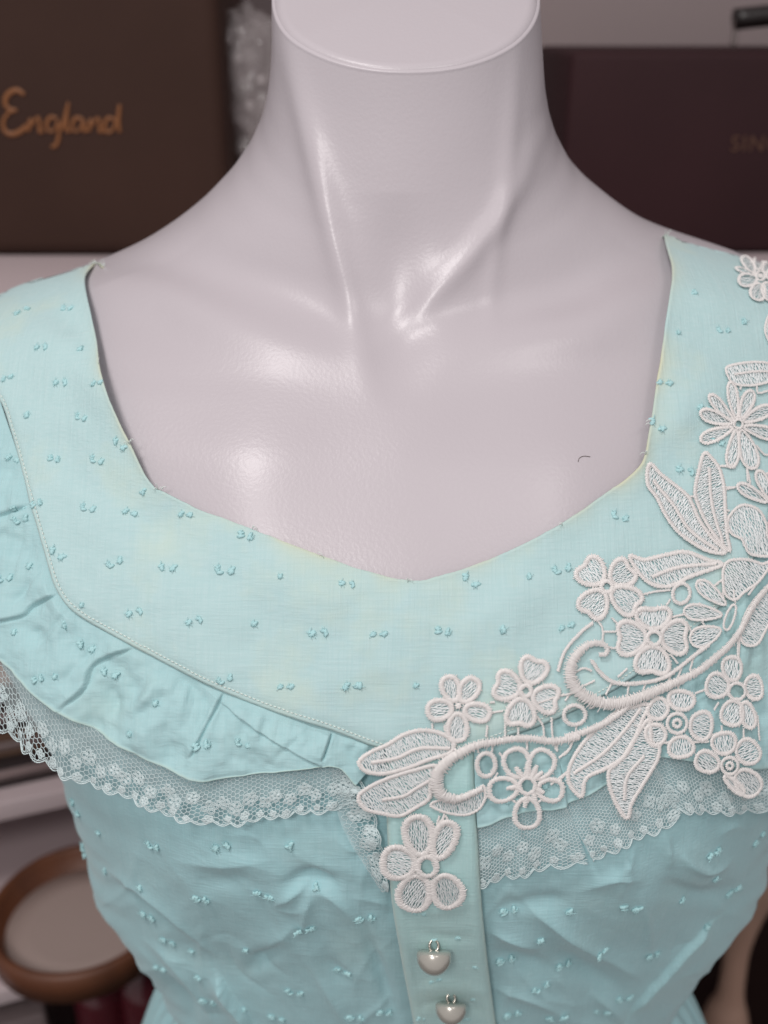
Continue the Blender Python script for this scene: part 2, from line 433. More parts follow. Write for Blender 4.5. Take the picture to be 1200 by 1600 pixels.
def clear_of_body(P, N, px, py, gap):
    q, nn, i, ds = BM.ray_cast(Vector(CAM), Vector(P - CAM).normalized())
    if q is not None:
        tp = np.linalg.norm(P - CAM); tb = np.linalg.norm(np.array(q) - CAM)
        if tp > tb - gap: P = CAM + (P - CAM) / tp * (tb - gap)
    return P
def sheet(name, A, B, nu, nv, off, H, material, parent, thick=.0006, ext0=0, ext1=0, age=None, body=False, bvh=None, vpow=1.0):
    """cloth strip between edge A and edge B (both lists of photo points, same count)"""
    A = np.asarray(A, float); B = np.asarray(B, float)
    AB = crom(np.hstack([A, B]), nu)
    if body:
        for i_ in range(nu): AB[i_, 0] += 1.3 * nz(i_ * .11, 4.2); AB[i_, 1] += 1.5 * nz(i_ * .13, 9.1) + .7 * nz(i_ * .6, 2.2)
    vs = np.linspace(0, 1, nv) ** vpow
    PX = AB[:, None, 0] * (1 - vs) + AB[:, None, 2] * vs; PY = AB[:, None, 1] * (1 - vs) + AB[:, None, 3] * vs
    us = np.linspace(0, 1, nu)
    hh = H(PX, PY, us[:, None] * np.ones(nv), np.ones(nu)[:, None] * vs) + off
    V = np.empty((nu, nv, 3)); NN = np.empty((nu, nv, 3))
    for i in range(nu):
        for j in range(nv):
            p, n = surf(PX[i, j], PY[i, j], bvh); V[i, j] = p; NN[i, j] = n
    for _ in range(2):      # even out facet normals
        NN[1:-1] = (NN[:-2] + 2 * NN[1:-1] + NN[2:]) / 4; NN[:, 1:-1] = (NN[:, :-2] + 2 * NN[:, 1:-1] + NN[:, 2:]) / 4
    NN /= np.linalg.norm(NN, axis=2)[..., None]
    V = V + NN * hh[..., None]
    if body:
        for i in range(nu):
            for j in range(nv): V[i, j] = clear_of_body(V[i, j], NN[i, j], 0, 0, .0016)
    rows = [V[i] for i in range(nu)]
    def ext(row, n):
        out = []
        for k in range(1, n + 1):
            a = k * .16; out.append(row + np.array([0, .045 * math.sin(a), -.045 * (1 - math.cos(a)) - .02 * math.sin(a)]))
        return out
    if ext0: rows = ext(rows[0], ext0)[::-1] + rows
    if ext1: rows = rows + ext(rows[-1], ext1)
    V = np.array(rows)
    o = link(name, V.reshape(-1, 3), grid_faces(V.shape[0], nv), material, parent)
    sm = o.modifiers.new('thickness', 'SOLIDIFY'); sm.thickness = thick; sm.offset = 0
    if age is not None: set_age(o, np.array([age(i / (V.shape[0] - 1), v) for i in range(V.shape[0]) for v in vs]))
    return o, V

# --- yoke round the neckline
YN = [(158, 409), (137, 440), (146, 500), (160, 560), (185, 635), (212, 700), (240, 757), (262, 773), (320, 800), (390, 826), (450, 850), (510, 872), (580, 895), (645, 908),
      (700, 897), (760, 876), (820, 850), (880, 817), (940, 775), (985, 742), (1001, 715), (1010, 650), (1024, 570), (1038, 490), (1047, 430), (1034, 373)]
YO = [(-120, 478), (-90, 540), (-40, 590), (2, 625), (25, 700), (45, 770), (68, 850), (92, 925), (130, 965), (210, 1010), (310, 1062), (410, 1105), (510, 1137), (610, 1172),
      (700, 1175), (790, 1150), (870, 1120), (960, 1075), (1050, 1010), (1120, 950), (1170, 880), (1215, 800), (1250, 700), (1275, 600), (1290, 520), (1300, 396)]
yoke_w = [('r', [(60, 520), (150, 600), (260, 700), (330, 790)], .0020, 34), ('r', [(40, 470), (130, 520), (170, 600)], -.0016, 26),
          ('r', [(100, 700), (200, 790), (330, 850)], -.0014, 40), ('r', [(350, 840), (420, 900), (560, 960)], .0012, 40),
          ('r', [(900, 900), (780, 960), (700, 1000)], .0010, 40), ('r', [(1010, 700), (1080, 640), (1130, 560)], .0016, 34)]
def yokeH(PX, PY, U, V):
    h = relief(PX, PY, yoke_w) * 1.5
    st = np.exp(-((PY - 640) / 120) ** 2) * (1 - V) ** 2            # neckline stands away from the chest at both sides
    h += .0045 * st * (np.abs(PX - 600) > 250)
    pts = np.stack([PX.ravel() * .004, PY.ravel() * .004, 0 * PX.ravel()], 1)
    h += .0018 * fbm(pts, 1.6, 3, 3.1).reshape(PX.shape)
    h += .0002 * np.exp(-((V - .985) / .012) ** 2) - .0003 * np.exp(-((V - .97) / .012) ** 2)   # seam ridge and stitch groove
    h += .0004 * np.exp(-(V / .02) ** 2)
    h -= .0010 * np.clip((V - .90) / .10, 0, 1) ** 2
    return h
def yoke_age(u, v):
    return (0.55 * math.exp(-(v / .016) ** 2) + .40 * math.exp(-(v / .08) ** 2)) * min(1, max(.08, .45 + 1.3 * nz(u * 22, 1.3))) + .15 * math.exp(-((v - 1) / .03) ** 2) * (u < .5)
yoke, YV = sheet('yoke', YN, YO, 420, 64, .0015, yokeH, M_yoke, dress, thick=.0007, ext0=7, ext1=7, age=yoke_age, body=True)
YB = BVHTree.FromPolygons([tuple(p) for p in YV.reshape(-1, 3)], grid_faces(YV.shape[0], YV.shape[1]))

# --- bodice: a closed tube round the body with crumpled cloth
nrb, ncb = 500, 760
zb = np.linspace(-.238, -.534, nrb); tb = np.linspace(0, 2 * np.pi, ncb, endpoint=False); tb = tb - .17 * np.sin(2 * (tb - np.pi / 2)) * 1.0
zz, tt = np.meshgrid(zb, tb, indexing='ij')
P = bod.eval(zz, tt)
du = np.gradient(P, axis=0); dv = np.roll(P, -1, 1) - np.roll(P, 1, 1)
Nn = np.cross(du, dv); Nn /= np.linalg.norm(Nn, axis=2)[..., None] + 1e-12
cen = np.stack([(at(bod.XL, zz) + at(bod.XR, zz)) / 2, at(YC_T, zz), zz + CAM[2]], -1)
Nn *= np.sign(((P - cen) * Nn).sum(-1))[..., None]
px, py, _ = proj(P); front = np.clip(np.sin(tt) * 3, 0, 1)
bod_w = [('r', [(150, 1352), (215, 1385), (275, 1430), (345, 1500)], .0042, 9), ('r', [(160, 1372), (230, 1412), (300, 1470)], -.0024, 9),
         ('r', [(420, 1420), (455, 1395), (490, 1375)], .0040, 12), ('r', [(440, 1385), (480, 1372), (540, 1380)], -.0045, 13),
         ('r', [(488, 1385), (478, 1420), (470, 1470)], .0036, 12), ('r', [(480, 1385), (520, 1400), (560, 1440)], .0030, 12),
         ('e', [(340, 1520), (358, 1550), (388, 1590), (400, 1640)], .0060, 16), ('r', [(385, 1525), (410, 1498), (445, 1470)], -.0036, 12),
         ('r', [(400, 1500), (430, 1470), (470, 1440)], .0026, 12), ('r', [(215, 1460), (260, 1490), (300, 1540), (350, 1620)], .0034, 13),
         ('r', [(240, 1500), (290, 1560), (310, 1620)], -.0030, 10), ('r', [(470, 1490), (520, 1560), (560, 1640)], .0034, 17),
         ('r', [(560, 1430), (590, 1510), (620, 1600)], -.0040, 10), ('r', [(500, 1480), (545, 1540)], -.0020, 14),
         ('r', [(250, 1340), (350, 1350), (440, 1340)], .0020, 22), ('r', [(300, 1380), (400, 1375)], -.0018, 16),
         ('r', [(760, 1452), (800, 1462), (845, 1482)], .0042, 11), ('r', [(765, 1480), (830, 1505), (880, 1520)], -.0034, 14),
         ('r', [(800, 1400), (880, 1450), (945, 1492), (1010, 1534)], .0056, 14), ('r', [(850, 1470), (920, 1520), (990, 1560)], -.0038, 16),
         ('r', [(1052, 1318), (1075, 1345), (1105, 1358), (1148, 1342)], .0044, 10), ('r', [(1036, 1288), (1042, 1325), (1048, 1360)], .0040, 7),
         ('e', [(985, 1580), (1030, 1528), (1075, 1480), (1115, 1440)], .0032, 18), ('r', [(1000, 1385), (1010, 1440), (1015, 1500)], .0030, 10),
         ('r', [(1030, 1380), (1100, 1400), (1150, 1380)], -.0034, 12), ('r', [(760, 1540), (840, 1560), (900, 1600)], .0034, 14),
         ('r', [(900, 1395), (960, 1370), (1010, 1375)], .0026, 15), ('r', [(770, 1420), (830, 1410), (900, 1405)], -.0026, 12),
         ('r', [(1120, 1310), (1150, 1290), (1180, 1300)], .0030, 10), ('r', [(920, 1550), (960, 1580), (980, 1620)], .0036, 12)]
bod_w = [('t' if k_ == 'r' and a_ > 0 else k_, p_, a_ * 1.2, w_ * 1.05) for k_, p_, a_, w_ in bod_w]
rc = random.Random(21)
for _ in range(64):                                                   # small sharp creases of unironed cloth
    x0, y0 = rc.uniform(120, 1180), rc.uniform(1290, 1620); an = rc.choice((.6, .75, 2.3, 2.5, 1.5)) + rc.gauss(0, .28); ln = rc.uniform(70, 190); bd = rc.uniform(-.25, .25) * ln
    dx, dy = math.cos(an), math.sin(an)
    bod_w.append(('t', [(x0, y0), (x0 + dx * ln / 2 - dy * bd, y0 + dy * ln / 2 + dx * bd), (x0 + dx * ln, y0 + dy * ln)], rc.choice((1, 1, -1)) * rc.uniform(.0008, .0020), rc.uniform(6, 13)))
h = np.where(front > .05, relief(px, py, bod_w), 0)
idx = np.argwhere((py > 1150) & (py < 1720) & (front > .2))
pts = np.stack([px, py, 0 * px], -1)[idx[:, 0], idx[:, 1]] * .001
rot = np.stack([pts[:, 0] * .8 + pts[:, 1] * .6, (-pts[:, 0] * .6 + pts[:, 1] * .8) * 2.1, pts[:, 2]], 1)
hf = np.zeros(px.shape); ridg = fbm(rot, 5.0, 2, 5.2); hf[idx[:, 0], idx[:, 1]] = .0022 * (0.35 - np.abs(ridg)) + .0004 * (.3 - np.abs(fbm(rot, 12.0, 2, 9.4))) + .0004 * fbm(pts, 26, 2, 1.7)
fade = np.clip((py - 1240) / 110, 0, 1)
h = (h * .85 + hf) * fade * front
side = np.clip((1 - np.abs(np.sin(tt))) * 2 - .6, 0, 1)
h = h + side * .0007 * np.sin(zz * 330 + 3 * np.sin(tt * 7))            # puckers of the side seams
P = P + Nn * h[..., None]
bodice = link('bodice', P.reshape(-1, 3), grid_faces(nrb, ncb, True), M_fab, dress)
BB = BVHTree.FromPolygons([tuple(p) for p in P.reshape(-1, 3)], grid_faces(nrb, ncb, True))

# --- skirt below the waist, gathered
sk_n = 360; rows = []
wz = -.530; thk = np.linspace(0, 2 * np.pi, sk_n, endpoint=False)
wl = bod.eval(np.full(sk_n, wz), thk); wc = wl.mean(0)
for k in range(26):
    f = k / 25.0
    pl = np.abs(np.sin(thk * 27 + .5 * np.sin(thk * 5))) ** .45
    fac = 1.0 + .46 * f ** .68 + (.12 * (pl - .75) + .05 * np.clip(-np.cos(thk), 0, 1)) * min(1, f * 4 + .2)
    rw = wc + (wl - wc) * fac[:, None]; rw[:, 2] = wl[:, 2] + .008 - .30 * f
    if k == 0: rw = wc + (wl - wc) * .985; rw[:, 2] = wl[:, 2] + .014
    rows.append(rw)
skirt = link('skirt', np.array(rows).reshape(-1, 3), grid_faces(26, sk_n, True), M_fab, dress)

# --- ruffles
LS = [(-10, 600), (28, 715), (48, 785), (66, 850), (90, 922), (132, 968), (205, 1008), (305, 1062), (352, 1082), (420, 1110), (512, 1140), (560, 1156), (606, 1172)]
LH = [(-190, 700), (-165, 790), (-130, 890), (-70, 972), (0, 1030), (52, 1078), (112, 1122), (190, 1166), (300, 1214), (352, 1216), (432, 1205), (518, 1195), (556, 1226)]
ruf_w = [('e', [(48, 788), (0, 806), (-60, 830)], .0018, 24), ('e', [(96, 928), (52, 945), (36, 962), (-10, 974)], .0022, 28),
         ('e', [(218, 1009), (150, 1036), (134, 1075), (98, 1108)], .0030, 34), ('e', [(353, 1074), (335, 1112), (314, 1155), (298, 1186)], .0020, 34),
         ('e', [(519, 1144), (512, 1165), (504, 1187)], .0012, 18),
         ('e', [(512, 1196), (420, 1148), (345, 1096)], .0022, 40), ('r', [(245, 1040), (300, 1075), (320, 1130)], -.0030, 16),
         ('r', [(160, 1060), (178, 1100), (170, 1130)], -.0030, 12), ('r', [(140, 1000), (100, 960), (90, 1000), (120, 1050)], .0022, 16),
         ('r', [(40, 880), (100, 960), (60, 1010)], .0022, 18), ('r', [(80, 1000), (40, 985), (0, 980)], -.0020, 16), ('r', [(0, 720), (20, 760)], -.003, 20),
         ('r', [(250, 1110), (230, 1150), (260, 1190)], .0022, 22), ('r', [(400, 1180), (440, 1160)], .0015, 20)]
ruf_w += [('c', it[1], -.0030, 2.2) for it in ruf_w if it[0] == 'e'][:5]
rr_ = random.Random(5)
def soft_folds(S, H, n, amp):
    AB = crom(np.hstack([np.asarray(S, float), np.asarray(H, float)]), 200); out = []
    for k in range(n):
        i = int((k + rr_.uniform(.1, .9)) / n * 199); i2 = min(199, max(0, i + rr_.randint(-7, 7))); a_, b_ = AB[i, :2], AB[i2, 2:]; e_ = rr_.uniform(.55, 1.15)
        m_ = a_ + (b_ - a_) * .5 + np.array([rr_.uniform(-8, 8), rr_.uniform(-5, 5)])
        out.append(('r', [tuple(a_ - (b_ - a_) * .15), tuple(m_), tuple(a_ + (b_ - a_) * e_)], rr_.choice((1, 1, -.8)) * rr_.uniform(.5, 1) * amp, rr_.uniform(5, 12)))
    return out
ruf_w += soft_folds(LS, LH, 15, .0019)
def rufH(items, ph, amp):
    def H(PX, PY, U, V):
        h = relief(PX, PY, items)
        h += amp * (V ** .8) * (np.sin(U * ph + 1.3 * np.sin(U * ph * .37 + V * 2)) * .5 + .5)
        p = np.stack([PX.ravel() * .01, PY.ravel() * .01, 0 * PX.ravel()], 1)
        h += .0024 * fbm(p, 1.5, 3, 8.0).reshape(PX.shape) * np.minimum(1, V * 4 + .15)
        gth = np.sin(PX * .21 + 1.7 * np.sin(PX * .043) + PY * .05)
        h += amp * .13 * np.clip(gth, -.3, 1) * np.exp(-((V - .22) / .22) ** 2)        # gathers starting at the seam
        h += .0005 * np.exp(-((V - 1) / .02) ** 2)
        return h * np.minimum(1, V * 9 + .1)
    return H
ruffle_l, RLV = sheet('ruffle', LS, LH, 560, 130, -.0010, rufH(ruf_w, 44, .0036), M_ruf, dress, age=lambda u, v: .30 * math.exp(-((v - 1) / .02) ** 2))
RS = [(735, 1150), (800, 1146), (870, 1118), (960, 1072), (1050, 1008), (1120, 948), (1170, 880), (1215, 800), (1250, 700)]
RH = [(746, 1292), (806, 1276), (872, 1262), (948, 1228), (1014, 1188), (1090, 1190), (1190, 1204), (1290, 1186), (1350, 1120)]
rufr_w = [('e', [(872, 1190), (880, 1230), (886, 1275)], .0022, 26), ('e', [(1022, 1150), (1024, 1180), (1030, 1215)], .0022, 30), ('r', [(780, 1150), (784, 1285)], -.0012, 8), ('r', [(930, 1130), (920, 1240)], .0012, 18)]
rufr_w += soft_folds(RS, RH, 22, .0014)
ruffle_r, RRV = sheet('ruffle', RS, RH, 330, 90, -.0016, rufH(rufr_w, 48, .0010), M_ruf, dress, age=lambda u, v: .15 * math.exp(-((v - 1) / .02) ** 2))

# --- placket
PLl = [(605, 1150), (605, 1230), (607, 1300), (613, 1400), (629, 1500), (646, 1590), (660, 1670)]
PLr = [(738, 1150), (740, 1230), (744, 1300), (750, 1400), (760, 1500), (772, 1590), (784, 1670)]
plk_w = [('r', [(650, 1420), (700, 1412), (748, 1400)], .0012, 12), ('r', [(640, 1450), (700, 1462), (755, 1460)], -.0010, 10), ('r', [(640, 1545), (700, 1535), (765, 1550)], .0012, 10),
         ('r', [(640, 1570), (700, 1562), (765, 1580)], -.0010, 8), ('r', [(620, 1330), (740, 1345)], -.0006, 14)]
placket, PKV = sheet('placket', PLl, PLr, 240, 46, .0006, lambda PX, PY, U, V: relief(PX, PY, plk_w) - .0016 * (np.exp(-(V / .03) ** 2) + np.exp(-((V - 1) / .03) ** 2)) + .0005 * np.exp(-((V - .08) / .03) ** 2) + .0005 * np.exp(-((V - .92) / .03) ** 2),
                     M_plk, dress, thick=.0016, age=lambda u, v: .25 * (math.exp(-(v / .03) ** 2) + math.exp(-((v - 1) / .03) ** 2)))

# --- stitching along the yoke seam
st = Mesher()
path = crom(np.array(YN) * .03 + np.array(YO) * .97, 900)
L = np.concatenate([[0], np.cumsum(np.linalg.norm(np.diff(path, axis=0), axis=1))])
s = 60.0
while s < L[-1] - 60:
    seg = [s, s + 2.2, s + 4.4]; s += 7.0
    q = [(np.interp(k, L, path[:, 0]), np.interp(k, L, path[:, 1])) for k in seg]
    if not (-60 < q[0][0] < 1260): continue
    C, N = [], []
    for (a, b), hh in zip(q, (-.0001, .0003, -.0001)):
        p, n = surf(a, b, YB); C.append(p + n * (.0005 + hh)); N.append(n)
    st.tube(C, N, .00030, .00024, 5)
stc = st.build('seam_stitching', M_stitch, dress); stc['kind'] = 'stuff'

# ------------------------------------------------------------------ lace applique
PXM = .43 / FPX                                   # metres per photo pixel at the cloth
def bvh_of(V): return BVHTree.FromPolygons([tuple(p) for p in V.reshape(-1, 3)], grid_faces(V.shape[0], V.shape[1]))
B_rl, B_rr, B_pk = bvh_of(RLV), bvh_of(RRV), bvh_of(PKV)
def lift(pts, off):
    """points lying on whatever cloth is uppermost there, raised by off (off counts from the form)"""
    C, N, D = [], [], []
    o = Vector(CAM)
    for a, b in pts:
        p, n = surf(a, b); dv = Vector(ray(a, b)).normalized(); dm = .0015
        for B in (YB, B_rr, B_pk):
            q = B.ray_cast(o, dv)[0]
            if q is not None: dm = max(dm, float((np.array(q) - p) @ n))
        C.append(p); N.append(n); D.append(min(dm, .012))
    C, N, D = np.array(C), np.array(N), np.array(D)
    if len(N) > 4:
        for _ in range(3): N[1:-1] = (N[:-2] + 2 * N[1:-1] + N[2:]) / 4
        for _ in range(4): D[1:-1] = np.maximum(D[1:-1], (D[:-2] + 2 * D[1:-1] + D[2:]) / 4)
        N /= np.linalg.norm(N, axis=1)[:, None]
    return C + N * (D + off - .0019)[:, None], N
AP = .0034
def satin(me, pts, w, off=AP, closed=False, hgt=.44, pitch=2.25, wend=None):
    """satin-stitched cord: a raised rope whose thread-to-thread ribs are modelled"""
    pts = np.asarray(pts, float)
    w = w * .90
    P_ = crom(pts, 60, closed); Ln = plen(P_) + (np.linalg.norm(P_[-1] - P_[0]) if closed else 0)
    n = max(8, int(Ln / pitch) * 2)
    if closed: n -= n % 2
    P_ = crom(pts, n, closed)
    P_ = P_ + np.random.randn(n, 2) * .16
    C, N = lift(P_, off)
    ww = np.full(n, w / 2.0) if wend is None else np.interp(np.linspace(0, 1, n), np.linspace(0, 1, len(wend)), np.array(wend) / 2.0)
    me.tube(C, N, ww * PXM * .88, ww * PXM * hgt * .66, 6, closed)
    # the stitches: short threads laid side by side across the cord, uneven at their ends
    if closed: T = np.roll(C, -1, 0) - np.roll(C, 1, 0)
    else: T = np.gradient(C, axis=0)
    T /= np.linalg.norm(T, axis=1)[:, None] + 1e-12
    S = np.cross(N, T); S /= np.linalg.norm(S, axis=1)[:, None] + 1e-12
    qs = np.array([-1.0, -.55, 0, .55, 1.0])
    for k in range(0, n, 2):
        r0 = ww[k] * PXM; sl = random.gauss(.35, .12) * pitch * PXM; a_, b_ = random.uniform(.92, 1.26), random.uniform(.92, 1.26); hh = hgt * random.uniform(.90, 1.16)
        if random.random() < .06: a_ *= random.uniform(1.1, 1.5); hh *= 1.15
        Q = qs * np.where(qs < 0, a_, b_)
        pts_ = C[k] + S[k] * (Q * r0)[:, None] + T[k] * (qs * sl)[:, None] + N[k] * (r0 * hh * np.clip(1 - qs ** 2, 0, 1) ** .6 - r0 * .1 * (1 - hgt))[:, None]
        me.tube(pts_, np.repeat(N[k][None], 5, 0), pitch * PXM * random.uniform(.32, .44), pitch * PXM * .42, 4, cap=False)
def inside(poly, x, y):
    r = False; j = len(poly) - 1
    for i in range(len(poly)):
        xi, yi = poly[i]; xj, yj = poly[j]
        if (yi > y) != (yj > y) and x < (xj - xi) * (y - yi) / (yj - yi + 1e-9) + xi: r = not r
        j = i
    return r
def fill(me, poly, ang, gap=2.3, off=AP - .0004, r=.80):
    """thread filling: wavering stitches laid across a closed outline, in two crossing layers"""
    poly = np.asarray(poly, float); c = poly.mean(0); me.cur = 1
    for layer, (da, g) in enumerate(((0, gap), (.38, gap * 1.7))):
        a = ang + da; ca, sa = math.cos(a), math.sin(a)
        Q = (poly - c) @ np.array([[ca, -sa], [sa, ca]])
        y = Q[:, 1].min() + g * .6
        while y < Q[:, 1].max():
            xs = []
            for i in range(len(Q)):
                p, q = Q[i], Q[(i + 1) % len(Q)]
                if (p[1] > y) != (q[1] > y): xs.append(p[0] + (y - p[1]) / (q[1] - p[1]) * (q[0] - p[0]))
            xs.sort()
            for k in range(0, len(xs) - 1, 2):
                x0, x1 = xs[k], xs[k + 1]
                if x1 - x0 < 2.5: continue
                m = max(3, int((x1 - x0) / 4) + 1)
                X = np.linspace(x0, x1, m); Y = y + np.random.randn(m) * .75 + random.uniform(-.5, .5)
                W = np.stack([X, Y], 1) @ np.array([[ca, sa], [-sa, ca]]) + c
                C, N = lift(W, off + layer * .00022)
                C += N * (np.random.randn(m) * .00010)[:, None]
                me.tube(C, N, r * PXM, r * PXM, 4, cap=False)
            y += g * random.uniform(.8, 1.2)
    me.cur = 0
def petal_outline(b, t, w, shape, n=22):
    b = np.array(b, float); t = np.array(t, float); ax = t - b; Ln = np.linalg.norm(ax); ax /= Ln; sd = np.array([-ax[1], ax[0]])
    out = []
    for k in range(n):
        a = 2 * math.pi * k / n; u = .5 - .5 * math.cos(a)          # 0 base .. 1 tip
        v = math.sin(a)
        if shape == 'round': wid = .86 + .28 * u; v = np.sign(v) * abs(v) ** .82; uu = u
        elif shape == 'heart': wid = (.66 + .52 * u); v = np.sign(v) * abs(v) ** .85; uu = u - .15 * math.exp(-((a - math.pi) / .33) ** 2) ; 
        elif shape == 'slim': wid = (.52 + .70 * u); uu = u
        else: wid = 1.0; uu = u
        out.append(b + ax * Ln * uu + sd * v * w / 2 * min(wid, 1.12))
    return np.array(out)

def crop(ox, oy, sc):
    return lambda *p: [(ox + a / sc, oy + b / sc) for a, b in p]
cA, cB, cC, cD, cE = crop(550, 1020, 4), crop(850, 820, 3.4286), crop(960, 520, 4.444), crop(850, 1020, 3.4286), crop(560, 1240, 4.444)
cG, cK, cL, cM = crop(640, 1030, 4.615), crop(1050, 700, 8), crop(1050, 860, 8), crop(1080, 380, 8.89)

def flower(cv, center, petals, shape, bw=5.0, hole=None, dot=False, scale=1.0, label=None, filled=True, off=AP):
    cpt = cv(center)[0]
    o = bpy.data.objects.new('applique_flower', None); COL.objects.link(o); o.parent = dress; o.empty_display_size = .005
    if label: o['label'] = label
    sc = np.linalg.norm(np.array(cv((1, 0))[0]) - np.array(cv((0, 0))[0]))
    for pt in petals:
        b, t, w = cv(pt[0])[0], cv(pt[1])[0], pt[2] * sc * 1.07
        shp = pt[3] if len(pt) > 3 else shape
        b_, t_ = np.array(b), np.array(t); ax = (t_ - b_) / np.linalg.norm(t_ - b_)
        out = petal_outline(b_ + ax * bw * .3, t_ - ax * bw * .45, max(4, w - bw), shp)
        me = Mesher(); satin(me, out, bw, off + random.uniform(0, .0003), closed=True)
        if filled: fill(me, petal_outline(b_ + ax * bw * .3, t_ - ax * bw * .45, max(4, w - bw), shp, 40), math.atan2(ax[1], ax[0]) + random.uniform(-.15, .15), off=off - .0004)
        me.build('petal', M_thr, o)
    if hole:
        me = Mesher(); a = np.linspace(0, 2 * np.pi, 14, endpoint=False)
        satin(me, np.stack([cpt[0] + hole * sc * np.cos(a), cpt[1] + hole * sc * np.sin(a)], 1), bw * .85, off + .0005, closed=True)
        if dot:
            a2 = np.linspace(0, 2 * np.pi, 8, endpoint=False)
            satin(me, np.stack([cpt[0] + hole * .38 * sc * np.cos(a2), cpt[1] + hole * .38 * sc * np.sin(a2)], 1), bw * .8, off + .0005, closed=True)
        me.build('eye', M_thr, o)
    return o
def leaf(outline, rib=None, bw=5.0, ang=None, name='applique_leaf', off=AP, closed=True, gap=2.3):
    me = Mesher(); pts = np.asarray(outline, float); satin(me, pts, bw, off, closed=closed)
    d = pts.max(0) - pts.min(0)
    if rib: 
        rp = np.asarray(rib, float); d = rp[-1] - rp[0]
        satin(me, rp, bw * .9, off + .0002)
    a = ang if ang is not None else math.atan2(d[1], d[0]) + 1.1
    fill(me, crom(pts, 60, True), a, gap, off - .0004)
    return me.build(name, M_thr, dress)
def cord(pts, w, name='applique_stem', off=AP + .0006, wend=None, closed=False, hgt=.7):
    me = Mesher(); satin(me, pts, w, off, closed=closed, wend=wend, hgt=hgt); return me.build(name, M_thr, dress)
def ring(cv, c, rx, ry, bw=6.0, rot=0.0):
    cpt = cv(c)[0]; sc = np.linalg.norm(np.array(cv((1, 0))[0]) - np.array(cv((0, 0))[0]))
    a = np.linspace(0, 2 * np.pi, 16, endpoint=False); X, Y = rx * sc * np.cos(a), ry * sc * np.sin(a)
    return cord(np.stack([cpt[0] + X * math.cos(rot) - Y * math.sin(rot), cpt[1] + X * math.sin(rot) + Y * math.cos(rot)], 1), bw, 'applique_ring', AP + .0002, closed=True)

# five-petal flower at the tip of the spray
flower(cG, (345, 325), [((325, 300), (258, 103), 150), ((362, 300), (478, 122), 155), ((378, 350), (585, 388), 150), ((345, 368), (335, 592), 165), ((312, 335), (110, 370), 165)], 'round', 8.6, hole=10)
flower(cG, (823, 217), [((795, 215), (582, 150), 235, 'heart'), ((838, 172), (912, -35), 225, 'heart'), ((866, 245), (1075, 300), 225, 'heart'), ((800, 262), (775, 492), 235, 'heart')], 'heart', 8.6, hole=40)
f3 = flower(cG, (840, 885), [((806, 835), (722, 622), 200), ((872, 838), (1000, 640), 200), ((905, 905), (1108, 935), 175), ((838, 965), (842, 1200), 200), ((780, 895), (552, 930), 185)], 'round', 8.2, hole=56, filled=False)
for a, b in (((815, 840), (755, 755)), ((870, 830), (910, 745)), ((900, 905), (960, 940)), ((842, 935), (820, 1040)), ((790, 890), (690, 905)), ((845, 830), (835, 740)), ((880, 920), (900, 1000)), ((870, 850), (950, 790))):
    me = Mesher(); satin(me, cG(a, ((a[0] + b[0]) / 2, (a[1] + b[1]) / 2), b), 7.5, AP + .0003, wend=[6, 8.5, 8.5, 5]); me.build('stamen', M_thr, f3)
flower(cE, (475, 465), [((445, 405), (390, 108), 225), ((408, 460), (145, 432), 245), ((440, 525), (335, 780), 250), ((545, 530), (685, 752), 235), ((535, 425), (650, 150), 185)], 'round', 12.0, hole=66)
flower(cD, (690, 370), [((705, 305), (725, 190), 150), ((755, 375), (885, 390), 160), ((705, 435), (722, 558), 145), ((635, 405), (525, 455), 125), ((640, 330), (545, 260), 130)], 'round', 7.0, hole=52, dot=True)
flower(cD, (1005, 200), [((992, 150), (975, 8), 115), ((968, 190), (838, 150), 140), ((1000, 245), (965, 388), 130), ((1045, 250), (1085, 402), 90), ((1045, 190), (1152, 170), 140)], 'round', 7.0, hole=44)
flower(cD, (965, 590), [((950, 535), (925, 410), 140), ((1012, 560), (1118, 475), 145), ((1005, 620), (1120, 742), 140), ((915, 598), (782, 545), 120), ((935, 640), (1048, 745), 62)], 'round', 7.0, hole=44, dot=True)
flower(cB, (318, 335), [((300, 315), (178, 200), 175, 'heart'), ((340, 315), (465, 215), 165, 'heart'), ((300, 352), (205, 498), 175, 'heart'), ((340, 350), (505, 455), 165, 'heart')], 'heart', 8.2, hole=30)
flower(cB, (570, 605), [((570, 565), (565, 425), 205, 'heart'), ((538, 605), (355, 605), 200, 'heart'), ((602, 600), (768, 600), 200, 'heart'), ((570, 640), (555, 815), 205, 'heart')], 'heart', 8.2, hole=36)
flower(cC, (810, 660), [((785, 640), (590, 470), 90), ((780, 655), (528, 590), 100), ((785, 680), (545, 775), 105), ((800, 690), (765, 965), 105), ((805, 630), (755, 365), 95), ((825, 630), (915, 420), 105), ((840, 645), (1062, 535), 105), ((845, 675), (1100, 735), 105), ((830, 690), (930, 970), 145)], 'slim', 5.6, hole=30)
flower(cC, (1050, 1185), [((1025, 1190), (800, 1070), 95), ((1040, 1170), (950, 965), 100), ((1060, 1165), (1135, 1000), 95), ((1075, 1190), (1250, 1230), 95), ((1050, 1205), (1075, 1360), 90)], 'slim', 5.6, hole=22)
flower(cM, (915, 545), [((840, 500), (670, 250), 165), ((890, 470), (900, 240), 165), ((850, 520), (560, 420), 110), ((880, 575), (590, 610), 210), ((915, 620), (830, 880), 240), ((970, 610), (1080, 880), 220), ((985, 540), (1220, 500), 200), ((950, 490), (1120, 300), 170)], 'round', 6.4, hole=60, dot=True)
